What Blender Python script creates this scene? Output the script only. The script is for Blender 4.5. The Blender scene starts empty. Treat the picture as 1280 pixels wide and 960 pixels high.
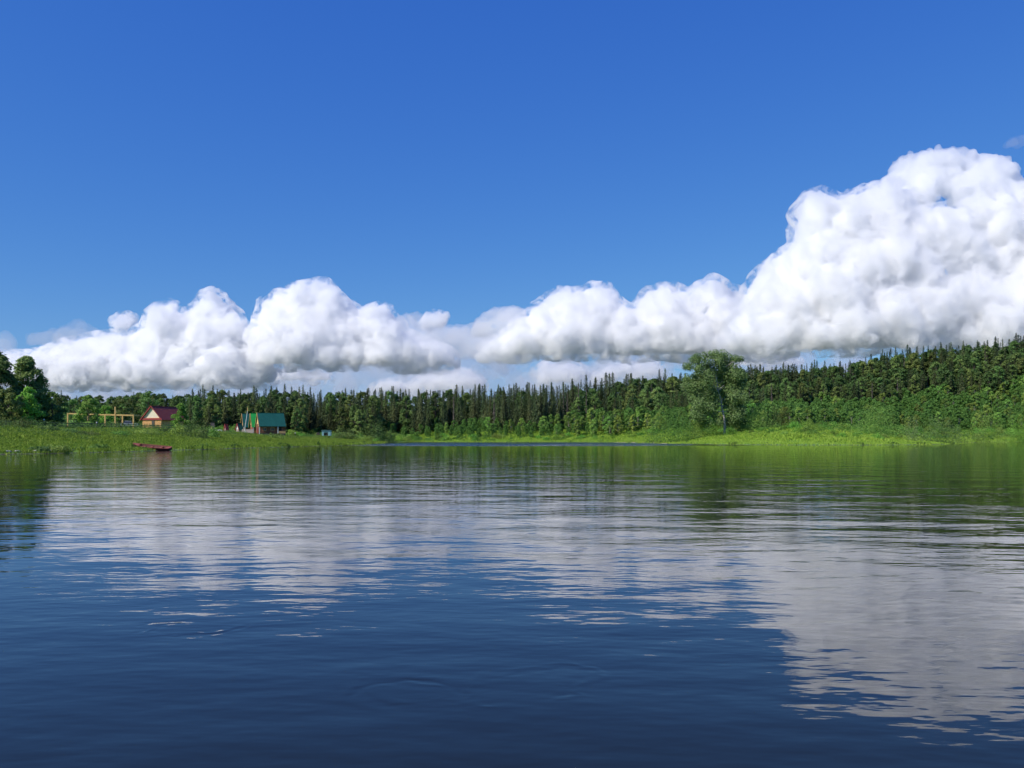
import bpy, bmesh, math, random
import numpy as np
from mathutils import Vector, Matrix

R = math.radians
sc = bpy.context.scene
COL = sc.collection
F, HOR, CAMH = 1108.5, 547.0, 2.0        # survey constants: focal length and horizon of the view, eye height above the water


def at(px, py, Y):
    """World point seen at survey angle (px, py) at distance Y."""
    return ((px - 640) / F * Y, Y, CAMH + (HOR - py) / F * Y)


def wx(px, Y):
    return (px - 640) / F * Y


def wz(py, Y):
    return CAMH + (HOR - py) / F * Y


# ------------------------------------------------------------------ naming helpers
def tag(o, label=None, cat=None, group=None, kind=None):
    if label: o['label'] = label
    if cat: o['category'] = cat
    if group: o['group'] = group
    if kind: o['kind'] = kind
    return o


def link(name, data, parent=None):
    o = bpy.data.objects.new(name, data)
    COL.objects.link(o)
    if parent is not None:
        o.parent = parent
    return o


def empty(name, loc, rz=0.0):
    o = link(name, None)
    o.location = loc
    o.rotation_euler = (0, 0, rz)
    o.empty_display_size = 0.5
    return o


def mesh_np(name, V, Fc, mats=(), mat_idx=None, smooth=False):
    V = np.asarray(V, dtype=np.float32); Fc = np.asarray(Fc, dtype=np.int32)
    m = bpy.data.meshes.new(name)
    k = Fc.shape[1]
    m.vertices.add(len(V)); m.vertices.foreach_set('co', V.ravel())
    m.loops.add(Fc.size); m.loops.foreach_set('vertex_index', Fc.ravel())
    m.polygons.add(len(Fc)); m.polygons.foreach_set('loop_start', np.arange(0, Fc.size, k, dtype=np.int32))
    for x in mats: m.materials.append(x)
    if mat_idx is not None: m.polygons.foreach_set('material_index', np.asarray(mat_idx, dtype=np.int32))
    if smooth: m.polygons.foreach_set('use_smooth', np.ones(len(Fc), dtype=bool))
    m.update()
    return m


# ------------------------------------------------------------------ materials
def new_mat(name):
    m = bpy.data.materials.new(name); m.use_nodes = True
    nt = m.node_tree; nt.nodes.clear()
    return m, nt, nt.nodes.new('ShaderNodeOutputMaterial')


def N(nt, t, **kw):
    n = nt.nodes.new(t)
    for k, v in kw.items():
        if k == 'ins':
            for a, b in v.items(): n.inputs[a].default_value = b
        else:
            setattr(n, k, v)
    return n


def ramp(nt, src, stops):
    r = N(nt, 'ShaderNodeValToRGB')
    e = r.color_ramp.elements
    while len(e) < len(stops): e.new(0.5)
    for i, (p, c) in enumerate(stops):
        e[i].position = p; e[i].color = (*c, 1)
    nt.links.new(src, r.inputs[0])
    return r.outputs[0]


def math_n(nt, op, a, b=None, clamp=False):
    n = N(nt, 'ShaderNodeMath', operation=op); n.use_clamp = clamp
    for i, v in enumerate((a, b)):
        if v is None: continue
        if isinstance(v, (int, float)): n.inputs[i].default_value = v
        else: nt.links.new(v, n.inputs[i])
    return n.outputs[0]


def leaf_mat(name, c1, c2, c3, trans=0.3, obj_var=0.06):
    """Leaf colour that varies from leaf to leaf, clump to clump and tree to tree."""
    m, nt, out = new_mat(name)
    geo = N(nt, 'ShaderNodeNewGeometry'); oi = N(nt, 'ShaderNodeObjectInfo'); tc = N(nt, 'ShaderNodeTexCoord')
    nz = N(nt, 'ShaderNodeTexNoise', ins={'Scale': 0.35, 'Detail': 2.0})
    nt.links.new(tc.outputs['Object'], nz.inputs['Vector'])
    f = math_n(nt, 'ADD', math_n(nt, 'MULTIPLY', geo.outputs['Random Per Island'], 0.5),
               math_n(nt, 'MULTIPLY', nz.outputs['Fac'], 0.5))
    col = ramp(nt, f, [(0.15, c1), (0.5, c2), (0.85, c3)])
    hs = N(nt, 'ShaderNodeHueSaturation')
    nt.links.new(col, hs.inputs['Color'])
    nt.links.new(math_n(nt, 'ADD', math_n(nt, 'MULTIPLY', oi.outputs['Random'], obj_var), 0.5 - obj_var / 2), hs.inputs['Hue'])
    wn = N(nt, 'ShaderNodeTexWhiteNoise', noise_dimensions='1D')
    nt.links.new(oi.outputs['Random'], wn.inputs['W'])
    nt.links.new(math_n(nt, 'ADD', math_n(nt, 'MULTIPLY', wn.outputs['Value'], 0.8), 0.62), hs.inputs['Value'])
    p = N(nt, 'ShaderNodeBsdfPrincipled', ins={'Roughness': 0.65})
    p.inputs['Specular IOR Level'].default_value = 0.2
    t = N(nt, 'ShaderNodeBsdfTranslucent'); mx = N(nt, 'ShaderNodeMixShader', ins={0: trans})
    nt.links.new(hs.outputs[0], p.inputs['Base Color']); nt.links.new(hs.outputs[0], t.inputs['Color'])
    nt.links.new(p.outputs[0], mx.inputs[1]); nt.links.new(t.outputs[0], mx.inputs[2])
    nt.links.new(mx.outputs[0], out.inputs['Surface'])
    return m


def plain_mat(name, c, rough=0.7, var=0.35, scale=3.0, metal=0.0, stretch=(1, 1, 1), bump=0.0):
    """Weathered paint / wood / bark: a base colour broken up by two noises."""
    m, nt, out = new_mat(name)
    tc = N(nt, 'ShaderNodeTexCoord'); mp = N(nt, 'ShaderNodeMapping'); mp.inputs['Scale'].default_value = stretch
    nt.links.new(tc.outputs['Object'], mp.inputs['Vector'])
    nz = N(nt, 'ShaderNodeTexNoise', ins={'Scale': scale, 'Detail': 5.0, 'Roughness': 0.6})
    nt.links.new(mp.outputs[0], nz.inputs['Vector'])
    lo = tuple(v * (1 - var) for v in c); hi = tuple(min(1, v * (1 + var)) for v in c)
    col = ramp(nt, nz.outputs['Fac'], [(0.3, lo), (0.5, c), (0.7, hi)])
    p = N(nt, 'ShaderNodeBsdfPrincipled', ins={'Roughness': rough, 'Metallic': metal})
    nt.links.new(col, p.inputs['Base Color'])
    if bump:
        b = N(nt, 'ShaderNodeBump', ins={'Distance': bump, 'Strength': 0.6})
        nt.links.new(nz.outputs['Fac'], b.inputs['Height']); nt.links.new(b.outputs[0], p.inputs['Normal'])
    nt.links.new(p.outputs[0], out.inputs['Surface'])
    return m


def ribbed_mat(name, c, axis='X', scale=3.0, rough=0.45, var=0.2):
    """Profiled sheet or boards: ribs run along one axis as a bump and a faint tone."""
    m, nt, out = new_mat(name)
    tc = N(nt, 'ShaderNodeTexCoord')
    w = N(nt, 'ShaderNodeTexWave', wave_type='BANDS', bands_direction=axis, ins={'Scale': scale, 'Distortion': 0.0})
    nt.links.new(tc.outputs['Object'], w.inputs['Vector'])
    nz = N(nt, 'ShaderNodeTexNoise', ins={'Scale': 0.8, 'Detail': 5.0})
    nt.links.new(tc.outputs['Object'], nz.inputs['Vector'])
    f = math_n(nt, 'ADD', math_n(nt, 'MULTIPLY', w.outputs['Fac'], 0.35), math_n(nt, 'MULTIPLY', nz.outputs['Fac'], 0.65))
    col = ramp(nt, f, [(0.25, tuple(v * (1 - var) for v in c)), (0.7, tuple(min(1, v * (1 + var)) for v in c))])
    p = N(nt, 'ShaderNodeBsdfPrincipled', ins={'Roughness': rough})
    p.inputs['Specular IOR Level'].default_value = .12
    b = N(nt, 'ShaderNodeBump', ins={'Distance': 0.03, 'Strength': 0.5})
    nt.links.new(w.outputs['Fac'], b.inputs['Height']); nt.links.new(b.outputs[0], p.inputs['Normal'])
    nt.links.new(col, p.inputs['Base Color']); nt.links.new(p.outputs[0], out.inputs['Surface'])
    return m


M = {}
M['spruce'] = leaf_mat('spruce_needles', (.064, .094, .042), (.115, .152, .060), (.175, .215, .085), 0.2, 0.05)
M['broad'] = leaf_mat('broad_leaves', (.13, .235, .045), (.215, .35, .068), (.31, .44, .10), 0.3, 0.06)
M['broad_dark'] = leaf_mat('dark_leaves', (.085, .145, .042), (.15, .23, .060), (.225, .305, .085), 0.25, 0.06)
M['willow'] = leaf_mat('willow_leaves', (.12, .25, .035), (.20, .37, .055), (.29, .44, .085), 0.35, 0.05)
M['aspen'] = leaf_mat('aspen_leaves', (.10, .185, .055), (.18, .29, .085), (.34, .43, .19), 0.25, 0.03)
M['grass'] = leaf_mat('grass_blades', (.16, .27, .03), (.28, .42, .05), (.42, .51, .10), 0.35, 0.0)
M['herb'] = leaf_mat('herb_leaves', (.12, .25, .03), (.20, .37, .045), (.28, .43, .07), 0.35, 0.0)
M['sedge'] = leaf_mat('sedge_blades', (.04, .085, .02), (.085, .16, .032), (.17, .24, .06), 0.3, 0.0)
M['dead'] = plain_mat('dead_twigs', (.16, .13, .11))
M['bark'] = plain_mat('bark', (.09, .075, .06), 0.9, 0.5, 4, stretch=(1, 1, .2), bump=.03)
M['aspen_bark'] = plain_mat('aspen_bark', (.46, .42, .36), 0.85, 0.5, 2.5, stretch=(1, 1, .6), bump=.02)
M['bark_pale'] = plain_mat('pale_bark', (.30, .27, .23), 0.85, 0.55, 2.5, stretch=(1, 1, .6), bump=.02)
M['log'] = plain_mat('brown_logs', (.27, .115, .06), 0.7, 0.3, 3, stretch=(.2, 1, 6))
M['new_wood'] = plain_mat('fresh_timber', (.62, .40, .14), 0.6, 0.25, 3, stretch=(1, 1, .3))
M['cream'] = ribbed_mat('cream_boards', (.80, .70, .54), 'Y', 2.2, 0.6, .12)
M['yellow_boards'] = ribbed_mat('yellow_boards', (.74, .54, .24), 'Y', 2.2, 0.6, .15)
M['orange_wood'] = plain_mat('orange_logs', (.66, .37, .15), 0.6, 0.3, 3, stretch=(.3, .3, 6))
M['red_roof'] = ribbed_mat('dark_red_roof', (.27, .066, .055), 'X', 2.6, .6)
M['red_trim'] = plain_mat('red_trim', (.30, .04, .04), .5, .2)
M['teal_roof'] = ribbed_mat('teal_roof', (.012, .088, .076), 'X', 2.6, .5)
M['green_roof'] = ribbed_mat('bright_green_roof', (.02, .30, .06), 'X', 2.6, .5)
M['white'] = plain_mat('white_paint', (.78, .76, .72), .5, .1)
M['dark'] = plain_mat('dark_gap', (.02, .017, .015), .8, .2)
M['glass'] = plain_mat('window_glass', (.03, .04, .05), .08, .2)
M['grey_wood'] = plain_mat('grey_weathered_wood', (.085, .075, .065), .9, .4, 3, stretch=(.3, .3, 4))
M['pink_wall'] = ribbed_mat('pinkish_boards', (.50, .40, .36), 'X', 2.4, .7, .2)
M['blue_paint'] = plain_mat('light_blue_paint', (.19, .37, .40), .6, .2)
M['boat_red'] = plain_mat('faded_red_paint', (.28, .075, .05), .65, .35, 2.5, stretch=(.3, 2, 2))
M['boat_dark'] = plain_mat('dark_hull_paint', (.085, .022, .024), .6, .35, 2.5, stretch=(.3, 2, 2))
M['boat_in'] = plain_mat('worn_boat_inside', (.15, .05, .042), .8, .4, 3)
M['car_paint'] = plain_mat('pale_grey_paint', (.45, .46, .46), .3, .08)
M['tyre'] = plain_mat('tyre_rubber', (.02, .02, .02), .9, .2)
M['stone'] = plain_mat('pale_stone', (.38, .36, .32), .85, .3, 6)
M['sand'] = plain_mat('pale_sand', (.42, .36, .27), .9, .2, 1.5)

# ------------------------------------------------------------------ river outline and terrain
RIVER = [(-3000, -200), (-600, -120), (-200, 0), (-110, 45), (-76, 82), (-62, 104), (-57, 116), (-54.5, 128), (-53.5, 138),
         (-52.5, 150), (-50, 172), (-46.5, 200), (-43, 232), (-44, 262), (-45, 300), (-49, 340), (-54, 372), (-62, 384), (-65, 394),
         (-53, 398), (-38, 386), (-27, 375), (-8, 372), (12, 370), (42, 366), (49, 330), (51, 300), (55, 277), (64, 254),
         (80, 236), (96, 238), (112, 247), (127, 262), (141, 288), (158, 318), (184, 356), (206, 384), (226, 396), (262, 394),
         (310, 370), (420, 290), (520, 100), (580, -300), (560, -700), (-3000, -700)]
_RP = np.array(RIVER, dtype=float)


def river_sd(x, y):
    """Signed distance to the shore: positive on land, negative on the river."""
    x = np.asarray(x, float); y = np.asarray(y, float)
    d2 = np.full(x.shape, 1e18); inside = np.zeros(x.shape, bool)
    for i in range(len(_RP)):
        ax, ay = _RP[i]; bx, by = _RP[(i + 1) % len(_RP)]
        ex, ey = bx - ax, by - ay
        t = np.clip(((x - ax) * ex + (y - ay) * ey) / (ex * ex + ey * ey), 0, 1)
        d2 = np.minimum(d2, (x - ax - t * ex) ** 2 + (y - ay - t * ey) ** 2)
        if ay != by:
            c = ((ay > y) != (by > y)) & (x < ex * (y - ay) / (ey) + ax)
            inside ^= c
    d = np.sqrt(d2)
    return np.where(inside, -d, d)


def sstep(a, b, x):
    t = np.clip((np.asarray(x, float) - a) / (b - a), 0, 1)
    return t * t * (3 - 2 * t)


_HX = np.array([-2000, -400, -150, -72, 27, 95, 180, 289, 420, 900, 3000])
_HZ = np.array([10, 6, 4, 3, 9.5, 15, 24, 39, 50, 60, 60])


def wob(x, y, s, seed=0.0):
    x = np.asarray(x, float) / s; y = np.asarray(y, float) / s
    return (np.sin(1.7 * x + .9 * y + seed) + np.sin(-1.1 * x + 1.9 * y + 1.3 + seed) + np.sin(2.9 * x - 2.3 * y + 4 + seed) * .5) / 2.5


def ground_h(x, y):
    x = np.asarray(x, float); y = np.asarray(y, float)
    d = river_sd(x, y)
    d = d + 1.9 * wob(x, y, 6.0) * sstep(-6, 0, d) * (1 - sstep(12, 30, d))
    lft = (1 - sstep(-45, -35, x)) * (1 - sstep(385, 410, y))
    bank = 0.10 + (4.5 - .75 * lft) * sstep(1.5, 46, d) + 0.25 * sstep(0, 1.2, d)
    bank = bank - 1.15 * sstep(2, 40, d) * sstep(232, 285, y) * lft
    bank = bank + 0.18 * wob(x, y, 5.0, 2.0) * sstep(2, 15, d)
    hill = np.interp(x, _HX, _HZ) * sstep(30, 215, d) * sstep(330, 420, y + np.clip(x, 0, 200) * .6)
    hill = hill + 14 * sstep(430, 640, y) * (1 - sstep(-190, -110, x))
    far = sstep(700, 3000, np.hypot(x, y)) * 20 * (1 + wob(x, y, 900))
    h = bank + hill + far
    h = h + 0.8 * wob(x, y, 38, 1.0) * sstep(40, 120, d)
    return np.where(d > 0, h, np.maximum(-3.0, 0.10 + d * 0.22))


def gh(x, y):
    return float(ground_h(np.array([x]), np.array([y]))[0])


def axis(lo, hi, step, far, ratio=1.35):
    a = list(np.arange(lo, hi + .01, step))
    s = step
    while a[-1] < far:
        s *= ratio; a.append(a[-1] + s)
    s = step
    while a[0] > -far:
        s *= ratio; a.insert(0, a[0] - s)
    return np.array(a)


def build_terrain():
    xs = axis(-240, 400, 2.5, 16000); ys = axis(40, 620, 2.5, 16000)
    X, Y = np.meshgrid(xs, ys)
    Z = ground_h(X.ravel(), Y.ravel())
    V = np.stack([X.ravel(), Y.ravel(), Z], 1)
    nx, ny = len(xs), len(ys)
    i = np.arange((ny - 1) * (nx - 1)); r, c = i // (nx - 1), i % (nx - 1); a = r * nx + c
    Fc = np.stack([a, a + 1, a + nx + 1, a + nx], 1)
    m, nt, out = new_mat('meadow_ground')
    tc = N(nt, 'ShaderNodeTexCoord'); geo = N(nt, 'ShaderNodeNewGeometry')
    n1 = N(nt, 'ShaderNodeTexNoise', ins={'Scale': .09, 'Detail': 6.0, 'Roughness': .65})
    n2 = N(nt, 'ShaderNodeTexNoise', ins={'Scale': 1.6, 'Detail': 4.0})
    nt.links.new(tc.outputs['Object'], n1.inputs['Vector']); nt.links.new(tc.outputs['Object'], n2.inputs['Vector'])
    f = math_n(nt, 'ADD', math_n(nt, 'MULTIPLY', n1.outputs['Fac'], .65), math_n(nt, 'MULTIPLY', n2.outputs['Fac'], .35))
    g0 = ramp(nt, f, [(.3, (.06, .14, .018)), (.5, (.12, .26, .03)), (.7, (.19, .33, .05))])
    vl = N(nt, 'ShaderNodeVectorMath', operation='LENGTH'); nt.links.new(geo.outputs['Position'], vl.inputs[0])
    fm = N(nt, 'ShaderNodeMapRange', ins={1: 500, 2: 1100}); nt.links.new(vl.outputs['Value'], fm.inputs[0])
    mf = N(nt, 'ShaderNodeMix', data_type='RGBA'); nt.links.new(fm.outputs[0], mf.inputs[0]); nt.links.new(g0, mf.inputs[6])
    nt.links.new(ramp(nt, n1.outputs['Fac'], [(.35, (.05, .075, .05)), (.65, (.10, .13, .08))]), mf.inputs[7])   # wooded country out to the horizon
    g = mf.outputs[2]
    sx = N(nt, 'ShaderNodeSeparateXYZ'); nt.links.new(geo.outputs['Position'], sx.inputs[0])
    mud = ramp(nt, n2.outputs['Fac'], [(.3, (.05, .04, .028)), (.7, (.16, .13, .09))])
    mr = N(nt, 'ShaderNodeMapRange', ins={1: -.02, 2: .14}); nt.links.new(math_n(nt, 'ADD', sx.outputs['Z'], math_n(nt, 'MULTIPLY', math_n(nt, 'SUBTRACT', n2.outputs['Fac'], .5), .5)), mr.inputs[0])
    mx = N(nt, 'ShaderNodeMix', data_type='RGBA'); nt.links.new(mr.outputs[0], mx.inputs[0])
    nt.links.new(mud, mx.inputs[6]); nt.links.new(g, mx.inputs[7])
    p = N(nt, 'ShaderNodeBsdfPrincipled', ins={'Roughness': .9})
    nt.links.new(mx.outputs[2], p.inputs['Base Color'])
    b = N(nt, 'ShaderNodeBump', ins={'Distance': .25, 'Strength': .8}); nt.links.new(n2.outputs['Fac'], b.inputs['Height'])
    nt.links.new(b.outputs[0], p.inputs['Normal']); nt.links.new(p.outputs[0], out.inputs['Surface'])
    o = link('ground', mesh_np('ground', V, Fc, [m], smooth=True))
    tag(o, kind='structure')


# ------------------------------------------------------------------ water
def build_water():
    m, nt, out = new_mat('river_water')
    geo = N(nt, 'ShaderNodeNewGeometry')
    pos = geo.outputs['Position']
    sx = N(nt, 'ShaderNodeSeparateXYZ'); nt.links.new(pos, sx.inputs[0])

    def noise(scale, detail=2.0, rot=0.0, stretch=1.0, rough=.5, dist=0.0):
        mp = N(nt, 'ShaderNodeMapping'); mp.inputs['Rotation'].default_value = (0, 0, rot)
        mp.inputs['Scale'].default_value = (scale * stretch, scale, scale)
        nt.links.new(pos, mp.inputs['Vector'])
        n = N(nt, 'ShaderNodeTexNoise', ins={'Scale': 1.0, 'Detail': detail, 'Roughness': rough, 'Distortion': dist})
        nt.links.new(mp.outputs[0], n.inputs['Vector'])
        return n.outputs['Fac']

    def mul(a, b): return math_n(nt, 'MULTIPLY', a, b)

    def add(a, b): return math_n(nt, 'ADD', a, b)

    def rng(v, a, b, c, d):
        r = N(nt, 'ShaderNodeMapRange', interpolation_type='SMOOTHSTEP', ins={1: a, 2: b, 3: c, 4: d}); nt.links.new(v, r.inputs[0]); return r.outputs[0]

    y = sx.outputs['Y']; x = sx.outputs['X']
    swell = mul(noise(.42, 1.5, .5, .55), WATER['swell'])
    chop = mul(noise(2.1, 2.5, .25, .5), WATER['chop'])
    patch = rng(noise(.11, 3.0, .2, .6), .40, .62, .2, 1.0)
    rip = mul(mul(noise(5.0, 2.0, -.15, .45), patch), WATER['rip'])
    fine = mul(mul(noise(17.0, 2.0, .3, .6), rng(noise(.23, 3.0, .6, .7), .55, .72, 0.0, 1.0)), WATER['fine'])
    h = add(add(swell, chop), add(rip, fine))
    # a livelier riffle in front of the far bank
    edge = add(y, mul(math_n(nt, 'SUBTRACT', noise(.03, 3.0), .5), 60))
    rif = mul(mul(rng(edge, 190, 240, 0, 1), rng(x, 72, 46, 0, 1)), rng(x, -48, -30, .35, 1))
    h = add(h, mul(mul(noise(2.2, 3.0, 0, .6, .6), rif), WATER['riffle']))
    # swirls turning up from the bed
    for (cx, cy, rad, amp, fr) in SWIRLS:
        vx = math_n(nt, 'SUBTRACT', x, cx); vy = math_n(nt, 'SUBTRACT', y, cy)
        wobn = mul(math_n(nt, 'SUBTRACT', noise(1.1, 3.0, cx), .5), 2.2 * rad)
        r = add(math_n(nt, 'SQRT', add(mul(vx, vx), mul(vy, vy))), wobn)
        env = rng(math_n(nt, 'ABSOLUTE', math_n(nt, 'SUBTRACT', r, rad * .55)), 0, rad * .45, 1, 0)
        h = add(h, mul(mul(mul(math_n(nt, 'SINE', mul(r, fr)), env), rng(noise(.9, 2.0, cy), .45, .6, 0, 1)), amp))
    b = N(nt, 'ShaderNodeBump', ins={'Strength': 1.0, 'Distance': 1.0})
    try: b.inputs['Filter Width'].default_value = .1
    except Exception: pass
    nt.links.new(h, b.inputs['Height'])
    p = N(nt, 'ShaderNodeBsdfPrincipled', ins={'Base Color': (.011, .0125, .006, 1), 'Roughness': .03, 'IOR': 1.31})
    nt.links.new(b.outputs[0], p.inputs['Normal'])
    nt.links.new(add(mul(mul(rif, rng(noise(.06, 3.0, .1, .4), .38, .58, .25, 1.0)), .24), .03), p.inputs['Roughness'])      # wavelets too fine to resolve
    nt.links.new(p.outputs[0], out.inputs['Surface'])
    xs = np.array([-3100, -900, -300, -100, 0, 100, 300, 700.]); ys = np.array([-750, -300, -100, 0, 60, 140, 260, 420.])
    X, Y = np.meshgrid(xs, ys)
    V = np.stack([X.ravel(), Y.ravel(), np.zeros(X.size)], 1); nx = 8
    i = np.arange(49); a = (i // 7) * nx + i % 7
    o = link('water', mesh_np('water', V, np.stack([a, a + 1, a + nx + 1, a + nx], 1), [m]))
    tag(o, kind='structure')


WATER = dict(swell=.047, chop=.0125, rip=.0052, fine=.0013, riffle=.10)
SWIRLS = [(-.72, 6.9, .62, .0026, 15), (-3.4, 9.4, .7, .0014, 22), (.1, 7.1, .8, .0014, 15)]


# ------------------------------------------------------------------ plant meshes
def unit(v):
    return v / np.maximum(np.linalg.norm(v, axis=-1, keepdims=True), 1e-9)


def leaf_quads(P, size, rng, nrm=None, jitter=1.0, aspect=.6):
    """Rhombic leaf sprays at points P; nrm pulls their faces towards a direction."""
    n = len(P)
    w = rng.normal(size=(n, 3)) * jitter
    if nrm is not None: w = w + nrm
    w = unit(w)
    u = unit(np.cross(w, rng.normal(size=(n, 3)))); v = np.cross(w, u)
    s = np.broadcast_to(np.asarray(size), (n,))[:, None] * rng.uniform(.6, 1.3, size=(n, 1))
    V = np.stack([P + u * s, P + v * s * aspect, P - u * s, P - v * s * aspect], 1).reshape(-1, 3)
    return V, np.arange(4 * n).reshape(n, 4)


def tube(pts, rad, sides=6):
    pts = np.array(pts, float); V = []; Fc = []
    for i, (p, r) in enumerate(zip(pts, rad)):
        t = pts[min(i + 1, len(pts) - 1)] - pts[max(i - 1, 0)]; t = t / (np.linalg.norm(t) + 1e-9)
        a = np.cross(t, [0.31, .95, .1]); a /= np.linalg.norm(a) + 1e-9; b = np.cross(t, a)
        for k in range(sides):
            q = 2 * math.pi * k / sides
            V.append(p + (a * math.cos(q) + b * math.sin(q)) * r)
        if i:
            for k in range(sides):
                Fc.append([(i - 1) * sides + k, (i - 1) * sides + (k + 1) % sides, i * sides + (k + 1) % sides, i * sides + k])
    return np.array(V), np.array(Fc)


def cat(parts):
    V = []; Fc = []; n = 0
    for v, f in parts:
        V.append(v); Fc.append(f + n); n += len(v)
    return np.concatenate(V), np.concatenate(Fc)


def make_spruce(h, seed, dens=1.0, width=.13, bare=.06, ragged=.3):
    """Whorls of drooping branches; every spray is a narrow blade that lies along its branch."""
    rng = np.random.default_rng(seed)
    P = []; U = []; S = []; Nn = []
    z = h * bare
    while z < h * .99:
        t = z / h
        r = h * width * (1 - t) ** .82 * (1 - .35 * max(0, .3 - t) / .3) + .10
        r *= rng.uniform(1 - ragged, 1 + ragged * .4)
        nb = max(4, int((7 + 5 * (1 - t)) * dens)); a0 = rng.uniform(0, 6.3)
        for k in range(nb):
            a = a0 + 2 * math.pi * k / nb + rng.normal() * .22
            rr = r * rng.uniform(.55, 1.12)
            m = max(2, int(rr / .27 * dens) + 1)
            for j in range(m):
                q = (j + .5) / m
                side = rng.normal() * .24 * rr * (1.05 - q)
                ca, sa = math.cos(a), math.sin(a)
                P.append((ca * rr * q - sa * side, sa * rr * q + ca * side, z - rr * (.10 * q + .38 * q * q) + rng.normal() * .08))
                b = a + side * .8 + rng.normal() * .3
                U.append((math.cos(b), math.sin(b), -.25 - .6 * q)); S.append(.20 + .16 * (1 - t)); Nn.append((ca * .7, sa * .7, .8))
        z += h * (.012 + .016 * (1 - t)) * rng.uniform(.75, 1.25)
    P = np.array(P); U = unit(np.array(U)); S = np.array(S)[:, None] * rng.uniform(.7, 1.35, size=(len(P), 1))
    w = unit(np.array(Nn) + rng.normal(size=P.shape) * .45); v = unit(np.cross(w, U)) * S * .42
    V = np.stack([P + U * S, P + v, P - U * S * .8, P - v], 1).reshape(-1, 3)
    crown = cat([(V, np.arange(len(V)).reshape(-1, 4)), tube([(0, 0, h * .93), (0, 0, h * 1.01)], [.07, .02], 4)])
    trunk = tube([(0, 0, -.6), (0, 0, h * .3), (0, 0, h * .97)], [h * .011 + .04, h * .009 + .03, .02])
    return crown, trunk


def make_broad(h, seed, n=2600, leaf=.30, rx=.26, base=.2, lobes=20, lobe_r=.13, limbs=True, peak=.62, trunk_r=.012, lean=.03, top_open=0.0):
    rng = np.random.default_rng(seed)
    LC = []; LR = []
    for i in range(lobes):
        t = base + (1 - base) * ((i + rng.uniform(.1, .9)) / lobes)
        prof = math.sin(math.pi * min(1, max(.05, ((t - base) / (1 - base)) ** (math.log(.5) / math.log(max(.05, min(.95, (peak - base) / (1 - base)))))))) ** .6
        a = i * 2.399 + rng.normal() * .5
        rad = rx * h * prof * rng.uniform(.45, .95)
        lr = lobe_r * h * rng.uniform(.7, 1.25) * (1 - .35 * t)
        LC.append((math.cos(a) * rad, math.sin(a) * rad, t * h - lr * .7)); LR.append(lr)
    LC.append((0, 0, h * .93 - lobe_r * h * .4)); LR.append(lobe_r * h * .7)
    LC = np.array(LC); LR = np.array(LR)
    w = LR ** 2; w /= w.sum(); idx = rng.choice(len(LC), n, p=w)
    d = unit(rng.normal(size=(n, 3))); d[:, 2] = np.where(d[:, 2] < -.45, -d[:, 2], d[:, 2])
    rr = rng.uniform(.15, 1.0, size=(n, 1)) ** .45 * (1 + rng.normal(size=(n, 1)) * .10)
    P = LC[idx] + d * rr * LR[idx][:, None] * np.array([1.05, 1.05, .85])
    crown = leaf_quads(P, leaf, rng, d * .9 + np.array([0, 0, .35]), .55, .65)
    parts = []
    tp = [(0, 0, -.6), (lean * h * .3, 0, h * .22), (lean * h * -.2, lean * h * .3, h * .5), (lean * h * .4, 0, h * .85)]
    parts.append(tube(tp, [trunk_r * h * 1.25, trunk_r * h, trunk_r * h * .7, trunk_r * h * .2], 7))
    if limbs:
        for k in range(len(LC)):
            c = LC[k]; s = np.array([0, 0, max(h * .12, c[2] * .55 - h * .02)])
            mid = (s + c) / 2 + np.array([0, 0, -.03 * h])
            parts.append(tube([s, mid, c], [trunk_r * h * .42, trunk_r * h * .28, trunk_r * h * .1], 5))
    return crown, cat(parts)


def make_bush(h, w, seed, n=1500, leaf=.2, lobes=14, upright=.2):
    rng = np.random.default_rng(seed)
    LC = []; LR = []
    for i in range(lobes):
        a = i * 2.399 + rng.normal() * .4; q = math.sqrt((i + .5) / lobes)
        top = h * (1 - .65 * q ** 2) * rng.uniform(.7, 1.05)
        lr = w * .2 * rng.uniform(.7, 1.3)
        for zz in np.arange(lr * .5, max(lr * .6, top - lr * .6) + .01, lr * 1.1):
            LC.append((math.cos(a) * q * w * .5, math.sin(a) * q * w * .5, zz)); LR.append(lr)
        LC.append((math.cos(a) * q * w * .5, math.sin(a) * q * w * .5, max(lr * .5, top - lr * .7))); LR.append(lr * .85)
    LC = np.array(LC); LR = np.array(LR)
    wt = LR ** 2; wt /= wt.sum(); idx = rng.choice(len(LC), n, p=wt)
    d = unit(rng.normal(size=(n, 3))); rr = rng.uniform(.1, 1, size=(n, 1)) ** .45 * (1 + rng.normal(size=(n, 1)) * .14)
    P = LC[idx] + d * rr * LR[idx][:, None]; P[:, 2] = np.abs(P[:, 2])
    return leaf_quads(P, leaf, rng, d * .9 + np.array([0, 0, .4]), .55, .5)


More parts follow.
